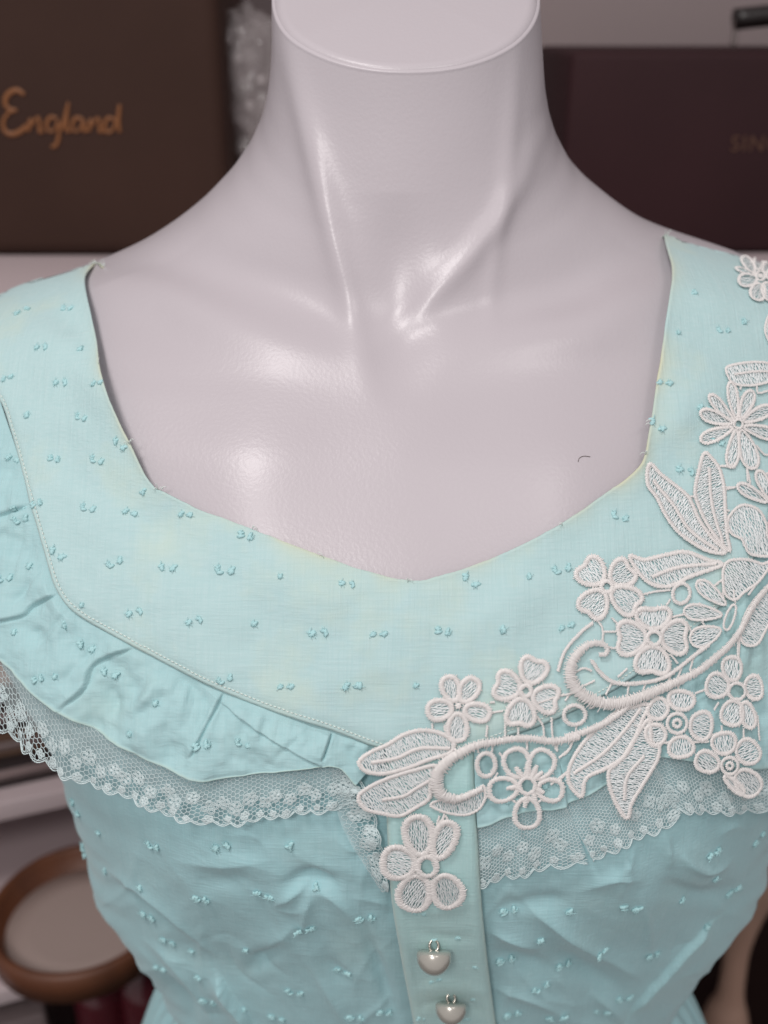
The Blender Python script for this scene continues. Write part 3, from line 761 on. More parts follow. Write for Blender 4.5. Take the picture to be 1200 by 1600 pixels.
# leaves
leaf(cA((45, 665), (110, 610), (220, 560), (320, 500), (430, 472), (550, 490), (630, 545), (610, 610), (480, 650), (350, 700), (200, 735), (90, 722)), cA((120, 668), (280, 640), (420, 582), (610, 582)), 7.2)
leaf(cA((40, 880), (100, 822), (230, 762), (400, 712), (525, 690), (490, 800), (480, 885), (400, 940), (300, 992), (200, 980), (85, 950)), cA((190, 892), (320, 870), (400, 822), (490, 772)), 7.2)
leaf(cG((150, 1020), (250, 1072), (400, 1092), (500, 1045), (540, 960), (525, 885), (470, 930), (330, 1000), (230, 985)), None, 4.6, 1.2)
leaf(cD((400, 292), (300, 372), (200, 472), (130, 590), (125, 680), (190, 755), (205, 682), (232, 645), (330, 602), (420, 540), (470, 450), (510, 352), (540, 272), (450, 285)), cD((150, 630), (300, 530), (420, 402), (500, 292)), 6.8)
leaf(cD((545, 350), (470, 452), (400, 560), (335, 622), (345, 720), (390, 820), (435, 868), (455, 790), (520, 680), (590, 560), (597, 492), (560, 470)), cD((415, 770), (430, 650), (520, 540)), 6.8)
leaf(cB((442, 172), (520, 192), (620, 170), (740, 150), (850, 190), (935, 215), (850, 250), (760, 282), (650, 332), (560, 320), (500, 270)), cB((560, 282), (700, 232), (900, 212)), 6.8)
leaf(cC((213, 932), (300, 1000), (420, 1090), (490, 1160), (560, 1300), (650, 1430), (745, 1530), (620, 1520), (480, 1440), (400, 1370), (330, 1270), (270, 1150), (203, 1060)), cC((245, 1040), (380, 1200), (500, 1380), (690, 1520)), 6.8)
leaf(cC((585, 858), (640, 890), (690, 960), (720, 1080), (735, 1250), (752, 1400), (772, 1520), (690, 1440), (620, 1340), (560, 1230), (528, 1130), (540, 1020)), cC((620, 960), (640, 1200), (725, 1470)), 6.8)
leaf(cC((860, 1208), (960, 1240), (1010, 1320), (1030, 1420), (1075, 1545), (920, 1545), (870, 1480), (850, 1440), (780, 1400), (752, 1320), (790, 1250)), None, 4.8, 1.0)
leaf(cB((960, 202), (1060, 190), (1150, 212), (1205, 185), (1130, 300), (1050, 360), (1000, 402), (950, 372), (935, 280)), None, 4.8, .7)
leaf(cB((1230, 290), (1110, 395), (1045, 500), (1030, 600), (1060, 642), (1120, 632), (1170, 545), (1215, 480), (1270, 400)), None, 4.8, .4)
leaf(cC((733, 272), (850, 230), (980, 225), (1100, 250), (1190, 300), (1067, 350), (950, 385), (850, 392), (760, 368)), cC((790, 315), (950, 290), (1120, 300)), 4.4)
leaf(cM((1110, 960), (1000, 1080), (960, 1250), (1010, 1400), (1090, 1500), (1200, 1400), (1220, 1150)), None, 4.4, 1.3)
# narrow petals of the half-open bud
for b, t, w in (((950, 428), (800, 308), 80), ((930, 482), (730, 462), 88), ((925, 560), (765, 622), 112)):
    o_ = petal_outline(cB(b)[0], cB(t)[0], w / 3.43, 'slim'); leaf(o_, None, 4.2, math.atan2(b[1] - t[1], b[0] - t[0]), 'applique_bud')
cord(petal_outline(cB((992, 428))[0], cB((945, 560))[0], 13, 'round'), 4.0, 'applique_ring', closed=True)
# rings and stems
ring(cG, (545, 740), 66, 82, 7.5); ring(cD, (152, 325), 58, 52, 6.5); ring(cB, (715, 370), 45, 54, 6.0, .35)
cord(cG((515, 895), (440, 930), (330, 968), (222, 935), (185, 850), (212, 765), (290, 690), (400, 630), (480, 597), (600, 576), (720, 556), (850, 552), (1000, 572), (1100, 562), (1200, 537)) + cD((100, 440), (200, 412), (300, 368), (390, 310), (440, 262)), 11,
     wend=[9, 13, 17, 19, 19, 17, 13, 11, 10.5, 10.5, 10.5, 10.5, 10.5, 10, 10, 9, 8], off=AP + .0013)
cord(cB((275, 690), (312, 690), (318, 655), (280, 632), (220, 640), (160, 690), (125, 760), (130, 830), (180, 895), (250, 935), (340, 950), (440, 932), (560, 887), (680, 835), (800, 775), (900, 695), (960, 640), (1020, 560), (1060, 480), (1120, 385), (1210, 290)), 12,
     wend=[6, 8, 10, 15, 19, 20, 19, 18, 18, 17, 15, 13, 12, 11, 11, 10, 10, 10, 10, 9, 9], off=AP + .0013)
cord(cB((240, 722), (290, 792), (370, 842), (500, 842), (620, 815), (700, 762), (790, 690), (860, 640)), 6.5, 'applique_stem', off=AP + .0004)
cord(cB((245, 525), (180, 580), (100, 672), (60, 780)), 5.5, 'applique_stem', off=AP + .0003)
# connecting bars of twisted thread
bars = [cG((160, 455), (163, 505)), cG((250, 465), (250, 505)), cG((553, 465), (545, 548)), cG((575, 300), (605, 300)), cG((580, 372), (665, 360)), cG((680, 445), (682, 545)), cG((775, 480), (775, 545)), cG((480, 600), (492, 660)),
        cG((600, 585), (582, 665)), cG((840, 565), (838, 640)), cG((1042, 570), (1040, 640)), cG((1175, 550), (1130, 650), (1065, 695)), cG((1135, 790), (1060, 862)), cG((1090, 250), (1170, 235)), cG((250, 1080), (240, 1140), (290, 1180)),
        cB((270, 508), (300, 560), (300, 640)), cB((305, 572), (372, 572)), cB((325, 655), (372, 660)), cB((205, 855), (260, 830)), cB((318, 905), (350, 845)), cB((430, 915), (442, 842)), cB((515, 885), (530, 842)), cB((640, 850), (662, 802)),
        cB((700, 815), (722, 752)), cB((762, 780), (782, 705)), cB((505, 378), (580, 360), (660, 352)), cB((1018, 575), (1015, 700)), cB((640, 430), (660, 400)), cB((150, 790), (200, 765), (245, 780)), cB((380, 810), (430, 765)), cB((830, 325), (800, 300)),
        cD((700, 190), (705, 160)), cD((790, 212), (848, 190)), cD((930, 385), (930, 418)), cD((1045, 400), (1045, 455)), cD((775, 470), (862, 468)), cD((60, 455), (62, 520)), cD((150, 430), (130, 500), (70, 552)), cD((30, 690), (120, 622)), cD((130, 210), (100, 250)), cD((230, 290), (260, 285)),
        cD((-40, 260), (95, 215)), cK((560, 520), (720, 520)), cK((170, 630), (250, 630)), cK((860, 250), (870, 450)), cK((540, 260), (620, 250), (690, 235)), cL((590, 250), (590, 600)), cL((720, 500), (740, 660)), cL((990, 440), (900, 560)), cL((800, 1020), (780, 1330)),
        cE((560, 130), (545, 190), (600, 130), (625, 170)), cG((690, 290), (720, 300)), cG((905, 400), (950, 470), (960, 560)), cG((1010, 410), (1020, 560)), cG((1190, 470), (1180, 545)), cG((640, 660), (665, 690)), cG((630, 800), (600, 845)),
        cG((860, 690), (880, 690)), cG((715, 850), (735, 830)), cG((930, 850), (960, 845)), cG((735, 990), (760, 1010)), cG((920, 1010), (940, 990)), cG((560, 960), (535, 985)), cD((470, 380), (540, 400)), cD((600, 480), (660, 470)), cD((890, 300), (915, 260)),
        cD((880, 430), (900, 440)), cD((1120, 330), (1130, 460)), cB((640, 500), (735, 480)), cB((745, 520), (780, 590)), cB((660, 690), (700, 740)), cB((470, 420), (480, 470)), cB((500, 480), (520, 450)), cB((350, 500), (380, 530)), cB((890, 330), (930, 300)), cB((810, 420), (850, 440)), cB((830, 520), (850, 560)),
        cC((700, 940), (760, 950)), cC((880, 960), (900, 1060), (880, 1090)), cC((740, 1100), (800, 1090)), cC((760, 1250), (740, 1240)), cC((1000, 1000), (1040, 980)), cC((950, 800), (1010, 860), (1060, 850)), cC((840, 395), (830, 420)), cC((950, 390), (960, 440), (1040, 420)), cC((1060, 560), (1070, 420)), cC((1010, 1330), (1060, 1340))]
for i, b in enumerate(bars):
    cord(b if len(b) > 2 else [b[0], tuple((np.array(b[0]) + np.array(b[1])) / 2), b[1]], 3.4, 'applique_bar', off=AP - .0003, hgt=.9)

# ------------------------------------------------------------------ lace trim under the ruffles
def lace(A, B, name, off, cell=4.3, depth_wave=0.0, seed=1, tul=.62, wavy=.0012):
    rnd = random.Random(seed); A = np.asarray(A, float); B = np.asarray(B, float)
    nA = 200; AB = crom(np.hstack([A, B]), nA)
    mid = (AB[:, :2] + AB[:, 2:]) / 2; Ls = np.concatenate([[0], np.cumsum(np.linalg.norm(np.diff(mid, axis=0), axis=1))]); U = Ls[-1]
    W = float(np.mean(np.linalg.norm(AB[:, 2:] - AB[:, :2], axis=1)))
    def mp(u, v):
        s = np.interp(u, Ls, np.arange(nA)); i = int(min(s, nA - 2)); f = s - i
        r = AB[i] * (1 - f) + AB[i + 1] * f; k = v / W
        return r[0] * (1 - k) + r[2] * k, r[1] * (1 - k) + r[3] * k
    def P3(u, v, dz=0.0):
        x, y = mp(u, v); p, n = surf(x, y)
        return p + n * (off + dz + wavy * (v / W) * math.sin(u * .09 + seed) + .0006 * nz(u * .05, v * .05, seed)), n
    def edge_v(u): return W * .93 + W * .075 * abs(math.sin(math.pi * u / 26.0 + seed))
    me = Mesher()
    # hexagonal net
    nodes_ = {}; a = cell
    def node(i, j):
        if (i, j) not in nodes_:
            u = a * 1.5 * i + rnd.uniform(-.7, .7); v = a * math.sqrt(3) * (j / 2.0) + rnd.uniform(-.7, .7)
            nodes_[(i, j)] = (u, v)
        return nodes_[(i, j)]
    flowers = []
    u = 12.0; k = 0
    while u < U - 6:
        flowers.append((u + rnd.uniform(-4, 4), W * (.52 if k % 2 else .66) + rnd.uniform(-4, 4), rnd.uniform(9, 13))); u += rnd.uniform(19, 26); k += 1
    u = 5.0
    while u < U:
        flowers.append((u, edge_v(u) - rnd.uniform(8, 12), rnd.uniform(5, 8))); u += rnd.uniform(20, 28)
    segs = []
    ni, nj = int(U / (a * 1.5)) + 1, int(W * 1.1 / (a * math.sqrt(3) / 2)) + 2
    cols = int(U / (a * 3)) + 1; rowsn = int(W * 1.05 / (a * math.sqrt(3))) + 1
    es = set()
    vid = {}
    def key(x, y): return (round(x / a * 2), round(y / a * 4))
    for ci in range(int(U / (a * 1.5)) + 2):
        for rj in range(rowsn + 1):
            cx = ci * a * 1.5; cy = rj * a * math.sqrt(3) + (a * math.sqrt(3) / 2 if ci % 2 else 0)
            hx = [(cx + a * math.cos(math.pi / 3 * q), cy + a * math.sin(math.pi / 3 * q)) for q in range(6)]
            for q in range(6):
                p, r = hx[q], hx[(q + 1) % 6]; e = tuple(sorted((key(*p), key(*r))))
                for kk, pt in ((key(*p), p), (key(*r), r)):
                    if kk not in vid: vid[kk] = (pt[0] + rnd.uniform(-.8, .8), pt[1] + rnd.uniform(-.8, .8))
                es.add(e)
    p3 = {}
    def n3(kk):
        if kk not in p3: u_, v_ = vid[kk]; p3[kk] = P3(u_, v_)
        return p3[kk]
    for e in es:
        (u0, v0), (u1, v1) = vid[e[0]], vid[e[1]]
        if min(u0, u1) < 0 or max(u0, u1) > U or min(v0, v1) < 1 or v0 > edge_v(u0) or v1 > edge_v(u1): continue
        (a0, n0), (a1, n1) = n3(e[0]), n3(e[1])
        rr = .46 if (v0 + v1) / 2 < W * .32 else .62
        me.tube([a0, a1], [n0, n1], rr * PXM, rr * PXM, 4, cap=False)
    # blossoms worked into the net: clumps of looped threads
    for fu, fv, fr in flowers:
        npet = rnd.choice((4, 5, 5)); a0 = rnd.uniform(0, 6.28)
        for q in range(npet):
            aa = a0 + 2 * math.pi * q / npet; cu, cv_ = fu + fr * .58 * math.cos(aa), fv + fr * .58 * math.sin(aa); r1 = fr * .42
            for sc_ in (1.0, .55):
                pts = [(cu + r1 * sc_ * math.cos(b), cv_ + r1 * sc_ * math.sin(b)) for b in np.linspace(0, 2 * np.pi, 9)]
                if all(0 < x < U and 0 < y < edge_v(x) + 1 for x, y in pts):
                    C, N = zip(*[P3(x, y, .00035) for x, y in pts]); me.tube(C, N, .95 * PXM, .7 * PXM, 4, cap=False)
    # scalloped edge
    for dv, rr in ((0, 1.0), (-2.6, .7)):
        us = np.arange(1, U - 1, 1.6); pts = [P3(u_, edge_v(u_) + dv + .5 * math.sin(u_ * 2.1), .0002) for u_ in us]
        C, N = zip(*pts); me.tube(C, N, rr * PXM * (1 + .2 * np.random.randn(len(us)).clip(-2, 2)), rr * PXM, 5)
    o = me.build(name, M_lace, dress)
    # fine tulle ground behind the upper part
    nu_, nv_ = max(8, int(U / 5)), 14; vv = []
    for u_ in np.linspace(0, U, nu_):
        for v_ in np.linspace(0, W * tul, nv_):
            p, n = P3(u_, v_, -.0004); vv.append(p)
    link('tulle', vv, grid_faces(nu_, nv_), M_tulle, o)
    return o
lace([(-60, 985), (0, 1028), (60, 1076), (112, 1118), (190, 1162), (300, 1208), (352, 1210), (432, 1200), (505, 1190), (545, 1208)],
     [(-70, 1090), (-5, 1142), (45, 1186), (100, 1220), (180, 1246), (270, 1284), (352, 1294), (430, 1282), (500, 1274), (560, 1262)], 'lace_trim', -.0018, seed=1)
lace([(516, 1205), (520, 1248), (534, 1296), (556, 1338), (580, 1376), (596, 1400)], [(560, 1208), (574, 1245), (590, 1292), (600, 1340), (606, 1380), (608, 1402)], 'lace_trim', -.0022, seed=4, tul=.4)
lace([(744, 1288), (806, 1272), (872, 1258), (886, 1262)], [(749, 1392), (800, 1380), (858, 1366), (922, 1352)], 'lace_trim', -.0022, cell=3.2, seed=7, tul=.9)
lace([(880, 1262), (948, 1224), (1012, 1188), (1022, 1186)], [(930, 1354), (985, 1326), (1040, 1300), (1076, 1282)], 'lace_trim', -.0020, cell=3.2, seed=9, tul=.9)
lace([(1012, 1184), (1095, 1184), (1190, 1198), (1290, 1180)], [(1060, 1274), (1115, 1278), (1190, 1276), (1290, 1262)], 'lace_trim', -.0030, cell=3.2, seed=11, tul=.9)

# ------------------------------------------------------------------ pearl buttons
def button(px, py, r, k):
    p, n = surf(px, py); n = Vector(n); p = Vector(p) + n * .0062
    vd = Vector(ray(px, py)).normalized(); up = Vector((0, SP, CP)); up = (up - vd * up.dot(vd)); up = (up.normalized() - vd * .12).normalized(); side_ = up.cross(n).normalized(); fw = side_.cross(up)
    M = Matrix(((side_.x, fw.x, up.x, p.x), (side_.y, fw.y, up.y, p.y), (side_.z, fw.z, up.z, p.z), (0, 0, 0, 1)))
    b = bpy.data.objects.new('pearl_button', None); COL.objects.link(b); b.parent = dress; b.empty_display_size = .005
    prof = [(0, .36 * r), (.5 * r, .37 * r), (.86 * r, .35 * r), (.97 * r, .27 * r), (1.0 * r, .14 * r)]
    for a in np.linspace(0, 90, 12): prof.append((r * math.cos(R(a)) ** 1.12 if a < 89 else 0, -1.0 * r * math.sin(R(a))))
    prof[-1] = (0.0, prof[-1][1])
    lathe('pearl', prof, 36, M_pearl, b, M)
    me = Mesher(); a = np.linspace(0, 4 * np.pi * .94, 40)
    C = [np.array(M @ Vector((.26 * r * math.cos(x + 1.57), .0003 * (i / 20 - 1), .62 * r + .32 * r * math.sin(x + 1.57)))) for i, x in enumerate(a)]
    me.tube(C, [np.array(fw)] * 40, .075 * r, .075 * r, 8); me.build('wire_loop', M_wire, b)
    me = Mesher(); C = [np.array(M @ Vector((x * r, (.9 - .5 * abs(x)) * -.0015 + .002, .95 * r + z * r))) for x, z in ((-.14, .05), (-.05, -.03), (.06, -.02), (.16, .08))]
    me.tube(C, [np.array(n)] * 4, .07 * r, .07 * r, 6); me.build('sewing_thread', M_dot, b)
button(677, 1475, .0076, 0)
button(703, 1556, .0072, 1)

# ------------------------------------------------------------------ woven dots (tufts of clipped thread)
def tuft_mesh(seed):
    rnd = random.Random(seed); me = Mesher()
    for cx in ((-.0016, .0016) if seed % 3 else (-.0004,)):
        for k in range(4):
            ox, oy = cx + rnd.uniform(-.0005, .0005), rnd.uniform(-.0007, .0007); aa = rnd.uniform(.2, 1.9); ln = rnd.uniform(.0006, .0012); hh = rnd.uniform(.0002, .00045)
            C = [np.array([ox + math.cos(aa) * ln * s, oy + math.sin(aa) * ln * s * .8, hh * (1 - s * s) - .0001]) for s in np.linspace(-1, 1, 6)]
            for _q in range(2):
                fa = rnd.uniform(0, 6.28); fl = rnd.uniform(.0007, .0014); F_ = [np.array([ox + math.cos(fa) * fl * t_, oy + math.sin(fa) * fl * t_, .0003 + .0007 * t_ * (1.3 - t_)]) for t_ in (0, .35, .7, 1)]; me.tube(F_, [np.array([0, 0, 1.0])] * 4, .00009, .00009, 4)
            me.tube(C, [np.array([0, 0, 1.0])] * 6, np.array([.3, .48, .52, .52, .46, .26]) * .001, np.array([.3, .45, .5, .5, .42, .26]) * .0008, 6)
    m = bpy.data.meshes.new('dot_tuft'); m.from_pydata([tuple(v) for v in me.v], [], me.f); m.polygons.foreach_set('use_smooth', [True] * len(m.polygons)); m.materials.append(M_dot)
    return m
TUFTS = [tuft_mesh(s) for s in range(9)]
def put_dots(lst, parent, B, sc=1.0):
    for i, (a, b) in enumerate(lst):
        p, n = surf(a, b, B); n = Vector(n); tx = Vector((1, 0, 0)); tx = (tx - n * tx.dot(n)).normalized(); ty = n.cross(tx)
        rz = random.uniform(-.5, .35); x2 = tx * math.cos(rz) + ty * math.sin(rz); y2 = n.cross(x2)
        o = bpy.data.objects.new('dot_tuft', random.choice(TUFTS)); COL.objects.link(o); o.parent = parent
        p = Vector(p) + n * .0004; s_ = sc * random.uniform(1.25, 1.6)
        o.matrix_world = Matrix(((x2.x * s_, y2.x * s_, n.x * s_, p.x), (x2.y * s_, y2.y * s_, n.y * s_, p.y), (x2.z * s_, y2.z * s_, n.z * s_, p.z), (0, 0, 0, 1)))
put_dots([(35, 487), (105, 483), (65, 543), (128, 545), (12, 592), (95, 598), (152, 600), (46, 650), (127, 653), (85, 718), (152, 720), (188, 694), (226, 768), (58, 788), (138, 795), (203, 802), (290, 805), (384, 838), (90, 865), (180, 880), (262, 887),
          (352, 892), (440, 903), (542, 912), (735, 907), (830, 902), (210, 957), (303, 970), (398, 978), (497, 988), (592, 990), (692, 987), (790, 985), (885, 978), (130, 948), (447, 1072), (550, 1073), (352, 1062), (650, 1074), (968, 808), (878, 890), (1038, 598),
          (1060, 523), (1130, 517), (1085, 457), (1026, 664), (1070, 735), (1100, 640), (1120, 690), (1165, 505)], yoke, YB)
put_dots([(20, 718), (30, 793), (33, 812), (8, 905), (48, 888), (25, 990), (135, 1010), (172, 1052), (60, 1062), (88, 1060), (245, 1102), (315, 1166), (380, 1162), (102, 975), (-20, 700), (205, 1150)], ruffle_l, B_rl)
put_dots([(860, 1225), (965, 1200), (800, 1250)], ruffle_r, B_rr, .9)
put_dots([(155, 1303), (240, 1322), (345, 1322), (455, 1320), (222, 1390), (315, 1405), (412, 1397), (165, 1360), (230, 1430), (300, 1487), (385, 1485), (475, 1452), (570, 1435), (535, 1517), (310, 1528), (325, 1565), (382, 1578), (460, 1550), (432, 1590), (600, 1582),
          (118, 1262), (250, 1512), (132, 1330), (555, 1590), (495, 1384), (262, 1470), (240, 1548), (795, 1423), (893, 1425), (985, 1418), (845, 1470), (940, 1490), (1020, 1492), (880, 1508), (845, 1543), (800, 1585), (975, 1560), (870, 1590), (1066, 1405), (1115, 1332),
          (1120, 1372), (1105, 1452), (1185, 1310), (1145, 1392), (940, 1580), (790, 1500)], bodice, BB, 1.25)
put_dots([(715, 1465), (680, 1530), (655, 1425), (738, 1560), (658, 1590), (745, 1510), (722, 1592)], placket, B_pk, .9)

# frayed threads on the cut edges
me = Mesher()
for (a, b, k) in ((207, 690, 3), (245, 762, 4), (1003, 705, 3), (1008, 662, 3), (398, 828, 2), (640, 909, 2), (1024, 380, 7), (1040, 372, 5), (150, 412, 7), (168, 408, 5), (880, 818, 2), (160, 562, 1), (510, 874, 1)):
    for _ in range(k):
        p, n = surf(a + random.uniform(-6, 6), b + random.uniform(-3, 4), YB); d = np.array([random.uniform(-1, 1), -random.uniform(0, .6), random.uniform(-.2, 1)]) * .0028
        C = [p + n * .0004 + d * s + np.array([0, 0, .0012 * math.sin(s * 3)]) for s in np.linspace(0, 1, 5)]; me.tube(C, [n] * 5, .00016, .00016, 4)
fr = me.build('frayed_thread', M_stitch, dress); fr['kind'] = 'stuff'

# ------------------------------------------------------------------ background
def struct(o): o['kind'] = 'structure'; return o
M_wall = mat('wall_paint', (0.29, 0.235, 0.235), 0.8)
struct(bevel_box('wall', -2.2, 2.2, 1.16, 1.26, 0.0, 2.6, 0, M_wall))
M_floor = mat('floor_carpet', (0.05, 0.035, 0.032), 0.9)
struct(bevel_box('floor', -2.2, 2.2, -0.6, 1.15, -0.1, 0.0, 0, M_floor))
M_white = mat('white_board', (0.52, 0.43, 0.44), 0.5)
zs = float(on_y(90, 402, .857)[2])
sh = bevel_box('shelf_board', -.9, .9, .70, 1.155, zs - .022, zs, .002, M_white); tag(sh, 'white shelf board carrying the two brown cases behind the shoulders', 'shelf')

M_case1 = mat_leather('dark_brown_leather', (0.046, 0.023, 0.017), 420, .75)
c1 = empty('case', (0, 0, 0), 'dark brown case with gold script lettering, left of the mannequin neck', 'case', None)
xr = float(on_y(352, 200, .857)[0])
bevel_box('case_body', xr - .50, xr, .857, 1.02, zs + .001, zs + .33, .012, M_case1, c1, 4)
M_gold = mat('gold_print', (0.21, 0.078, 0.024), 0.5)
# the word England in a brushed script hand
W_ = Mesher()
def stroke(pts, w=5.0):
    P_ = crom(pts, max(12, int(plen(pts) / 2)))
    C = [on_y(a, b, .8562) for a, b in P_]; W_.tube(C, [np.array([0, -1.0, 0])] * len(C), w * .60 * (.86 / FPX) * (1 + .25 * np.sin(np.linspace(0, 9, len(C)))), .0004, 6)
stroke([(38, 148), (26, 141), (12, 148), (8, 162), (16, 171), (26, 172), (14, 176), (5, 190), (8, 205), (20, 210), (34, 204), (42, 196)], 6)
stroke([(44, 206), (48, 186), (50, 196), (58, 183), (62, 190), (62, 206), (68, 204)], 4.5)
stroke([(90, 186), (80, 183), (73, 192), (75, 204), (84, 204), (91, 190), (92, 210), (88, 226), (80, 230)], 4.5)
stroke([(94, 204), (101, 186), (107, 160), (104, 186), (104, 204), (111, 203)], 4.5)
stroke([(130, 187), (120, 184), (113, 194), (116, 205), (124, 203), (131, 188), (131, 204), (137, 203)], 4.5)
stroke([(139, 206), (142, 187), (144, 196), (152, 184), (156, 191), (156, 206), (161, 204)], 4.5)
stroke([(180, 188), (170, 184), (164, 194), (166, 206), (175, 204), (182, 188), (187, 163), (185, 190), (187, 207)], 4.5)
lt = W_.build('lettering', M_gold, c1); lt['label'] = 'gold script word England'

M_case2 = mat_leather('oxblood_leather', (0.030, 0.011, 0.013), 300, .7)
c2 = empty('case', (0, 0, 0), 'dark red-brown case with handle on its lid, right of the mannequin neck', 'case', None)
xl = float(on_y(893, 80, .87)[0]); zt = float(on_y(1000, 80, .87)[2])
bevel_box('case_body', xl, xl + .50, .87, 1.06, zs + .001, zt, .006, M_case2, c2, 3)
M_grip = mat('black_grip', (.012, .008, .008), .4); M_metal = mat('handle_metal', (.35, .30, .29), .35, Metallic=.8)
hx = float(on_y(1150, 60, .95)[0]); hz = float(on_y(1150, 30, .95)[2])
W2 = Mesher(); W2.tube([np.array([hx + d, .955, hz + .004 * math.sin(d * 28)]) for d in np.linspace(-.002, .115, 14)], [np.array([0, -1, 0])] * 14, .0085, .0078, 12); W2.build('handle_grip', M_grip, c2)
for d in (0.0, .112):
    W3 = Mesher(); W3.tube([np.array([hx + d, .955, z]) for z in np.linspace(zt - .002, hz, 5)], [np.array([0, -1, 0])] * 5, .0024, .0024, 8); W3.build('handle_post', M_metal, c2)
tx = bpy.data.curves.new('lettering', 'FONT'); tx.body = 'SINGER'; tx.size = .0165; tx.extrude = .0002; tx.space_character = 1.15
to = bpy.data.objects.new('lettering_tmp', tx); COL.objects.link(to)
bpy.context.view_layer.update()
tm = bpy.data.meshes.new_from_object(to.evaluated_get(bpy.context.evaluated_depsgraph_get())); bpy.data.objects.remove(to)
M_dull = mat('worn_gold_print', (0.085, 0.036, 0.018), .5); tm.materials.clear(); tm.materials.append(M_dull)
tq = on_y(1140, 236, .8694); lo = bpy.data.objects.new('lettering', tm); COL.objects.link(lo); lo.parent = c2; lo.location = Vector(tq); lo.rotation_euler = (R(90), 0, 0)

# crumpled bubble wrap wedged between the case and the neck
def mat_plastic():
    m = mat('clear_plastic', (.55, .50, .50), .16); n, l, p = nodes(m); p.inputs['Alpha'].default_value = .30; p.inputs['Specular IOR Level'].default_value = .8
    return m
M_film = mat_plastic()
bw_ = empty('bubble_wrap', (0, 0, 0), 'crumpled clear bubble wrap between the lettered case and the neck', 'bubble wrap')
def lump(c, r, sq, seed, name, m, parent):
    bm = bmesh.new(); bmesh.ops.create_icosphere(bm, subdivisions=5, radius=1)
    for v in bm.verts:
        d = v.co.normalized(); k = 1 + .30 * noise.noise(d * 2.2 + Vector((seed, 0, 0))) + .16 * abs(noise.noise(d * 6 + Vector((0, seed, 0)))) + .05 * noise.noise(d * 15)
        v.co = Vector((c[0] + d.x * r * sq[0] * k, c[1] + d.y * r * sq[1] * k, c[2] + d.z * r * sq[2] * k))
    me_ = bpy.data.meshes.new(name); bm.to_mesh(me_); bm.free(); me_.materials.append(m); me_.polygons.foreach_set('use_smooth', [True] * len(me_.polygons))
    o = bpy.data.objects.new(name, me_); COL.objects.link(o); o.parent = parent; return o
lump(on_y(392, 140, .93), .040, (.85, .8, 1.35), 2.0, 'plastic_fold', M_film, bw_)
lump(on_y(362, 80, .915), .022, (.8, .8, 1.2), 5.0, 'plastic_fold', M_film, bw_)
lump(on_y(400, 215, .93), .030, (1, .8, .9), 8.0, 'plastic_fold', M_film, bw_)
for i, (a, b) in enumerate(((372, 92), (355, 62), (408, 125), (390, 165))):
    q = on_y(a, b, .895); bm = bmesh.new(); bmesh.ops.create_uvsphere(bm, u_segments=16, v_segments=10, radius=.0042, matrix=Matrix.Translation(Vector(q)) @ Matrix.Diagonal((1, .6, 1, 1)))
    me_ = bpy.data.meshes.new('bubble'); bm.to_mesh(me_); bm.free(); me_.materials.append(M_film); me_.polygons.foreach_set('use_smooth', [True] * len(me_.polygons)); o = bpy.data.objects.new('bubble', me_); COL.objects.link(o); o.parent = bw_
M_bag = mat('white_cloth_roll', (.50, .45, .44), .6)
q = on_y(388, 245, .89); wr = lathe('cloth_roll', [(0, -.032), (.016, -.031), (.021, -.022), (.0225, 0), (.021, .02), (.015, .029), (.004, .031), (0, .031)], 28, M_bag, None, Matrix.Translation(Vector((q[0] + .004, .915, zs + .033)))); tag(wr, 'small off-white rounded roll on the shelf below the bubble wrap', 'roll')

# lower shelves and what stands on them, turned a little to the left
YAW = R(20)
def yawed(o, origin):
    o.matrix_world = Matrix.Translation(Vector(origin)) @ Matrix.Rotation(YAW, 4, 'Z') @ o.matrix_world
def ybox(name, origin, x0, x1, y0, y1, z0, z1, bev, m, parent=None):
    o = bevel_box(name, x0, x1, y0, y1, z0, z1, bev, m, parent); Mx = Matrix.Translation(Vector(origin)) @ Matrix.Rotation(YAW, 4, 'Z'); o.data.transform(Mx); return o
o1 = unproj(55, 1244, .86)
b1 = ybox('shelf_board', o1, -.45, .12, 0, .30, -.018, 0, .0015, M_white); tag(b1, 'white board under the stacked books at the lower left', 'shelf')
M_pages = mat('paper_edge', (.50, .38, .37), .8)
cols = [(.020, .012, .012), (.10, .055, .035), (.020, .014, .014)]
for k, (zz0, hgt, y0_, lab) in enumerate(((.0015, .020, .018, 'dark book at the bottom of the stack on the lower white board'), (.0225, .017, .030, 'brown-covered book in the middle of the stack on the lower white board'), (.0405, .022, .040, 'dark book on top of the stack on the lower white board'))):
    bk = empty('book', (0, 0, 0), lab, 'book', 'books stacked on the lower board'); mc = mat('book_cover', cols[k], .6)
    ybox('pages', o1, -.24, .03 - k * .01, y0_ + .004, y0_ + .17, zz0 + .003, zz0 + hgt - .003, .0, M_pages, bk)
    for nm, za, zb_ in (('cover', zz0, zz0 + .0028), ('cover', zz0 + hgt - .0028, zz0 + hgt)): ybox(nm, o1, -.25, .035 - k * .01, y0_, y0_ + .18, za, zb_, .0006, mc, bk)
M_tan = mat('tan_wood_block', (.42, .22, .15), .6)
bl = ybox('wooden_block', o1, -.20, .0, .06, .15, .0635, .125, .012, M_tan); tag(bl, 'rounded tan wooden block on top of the book stack', 'block')
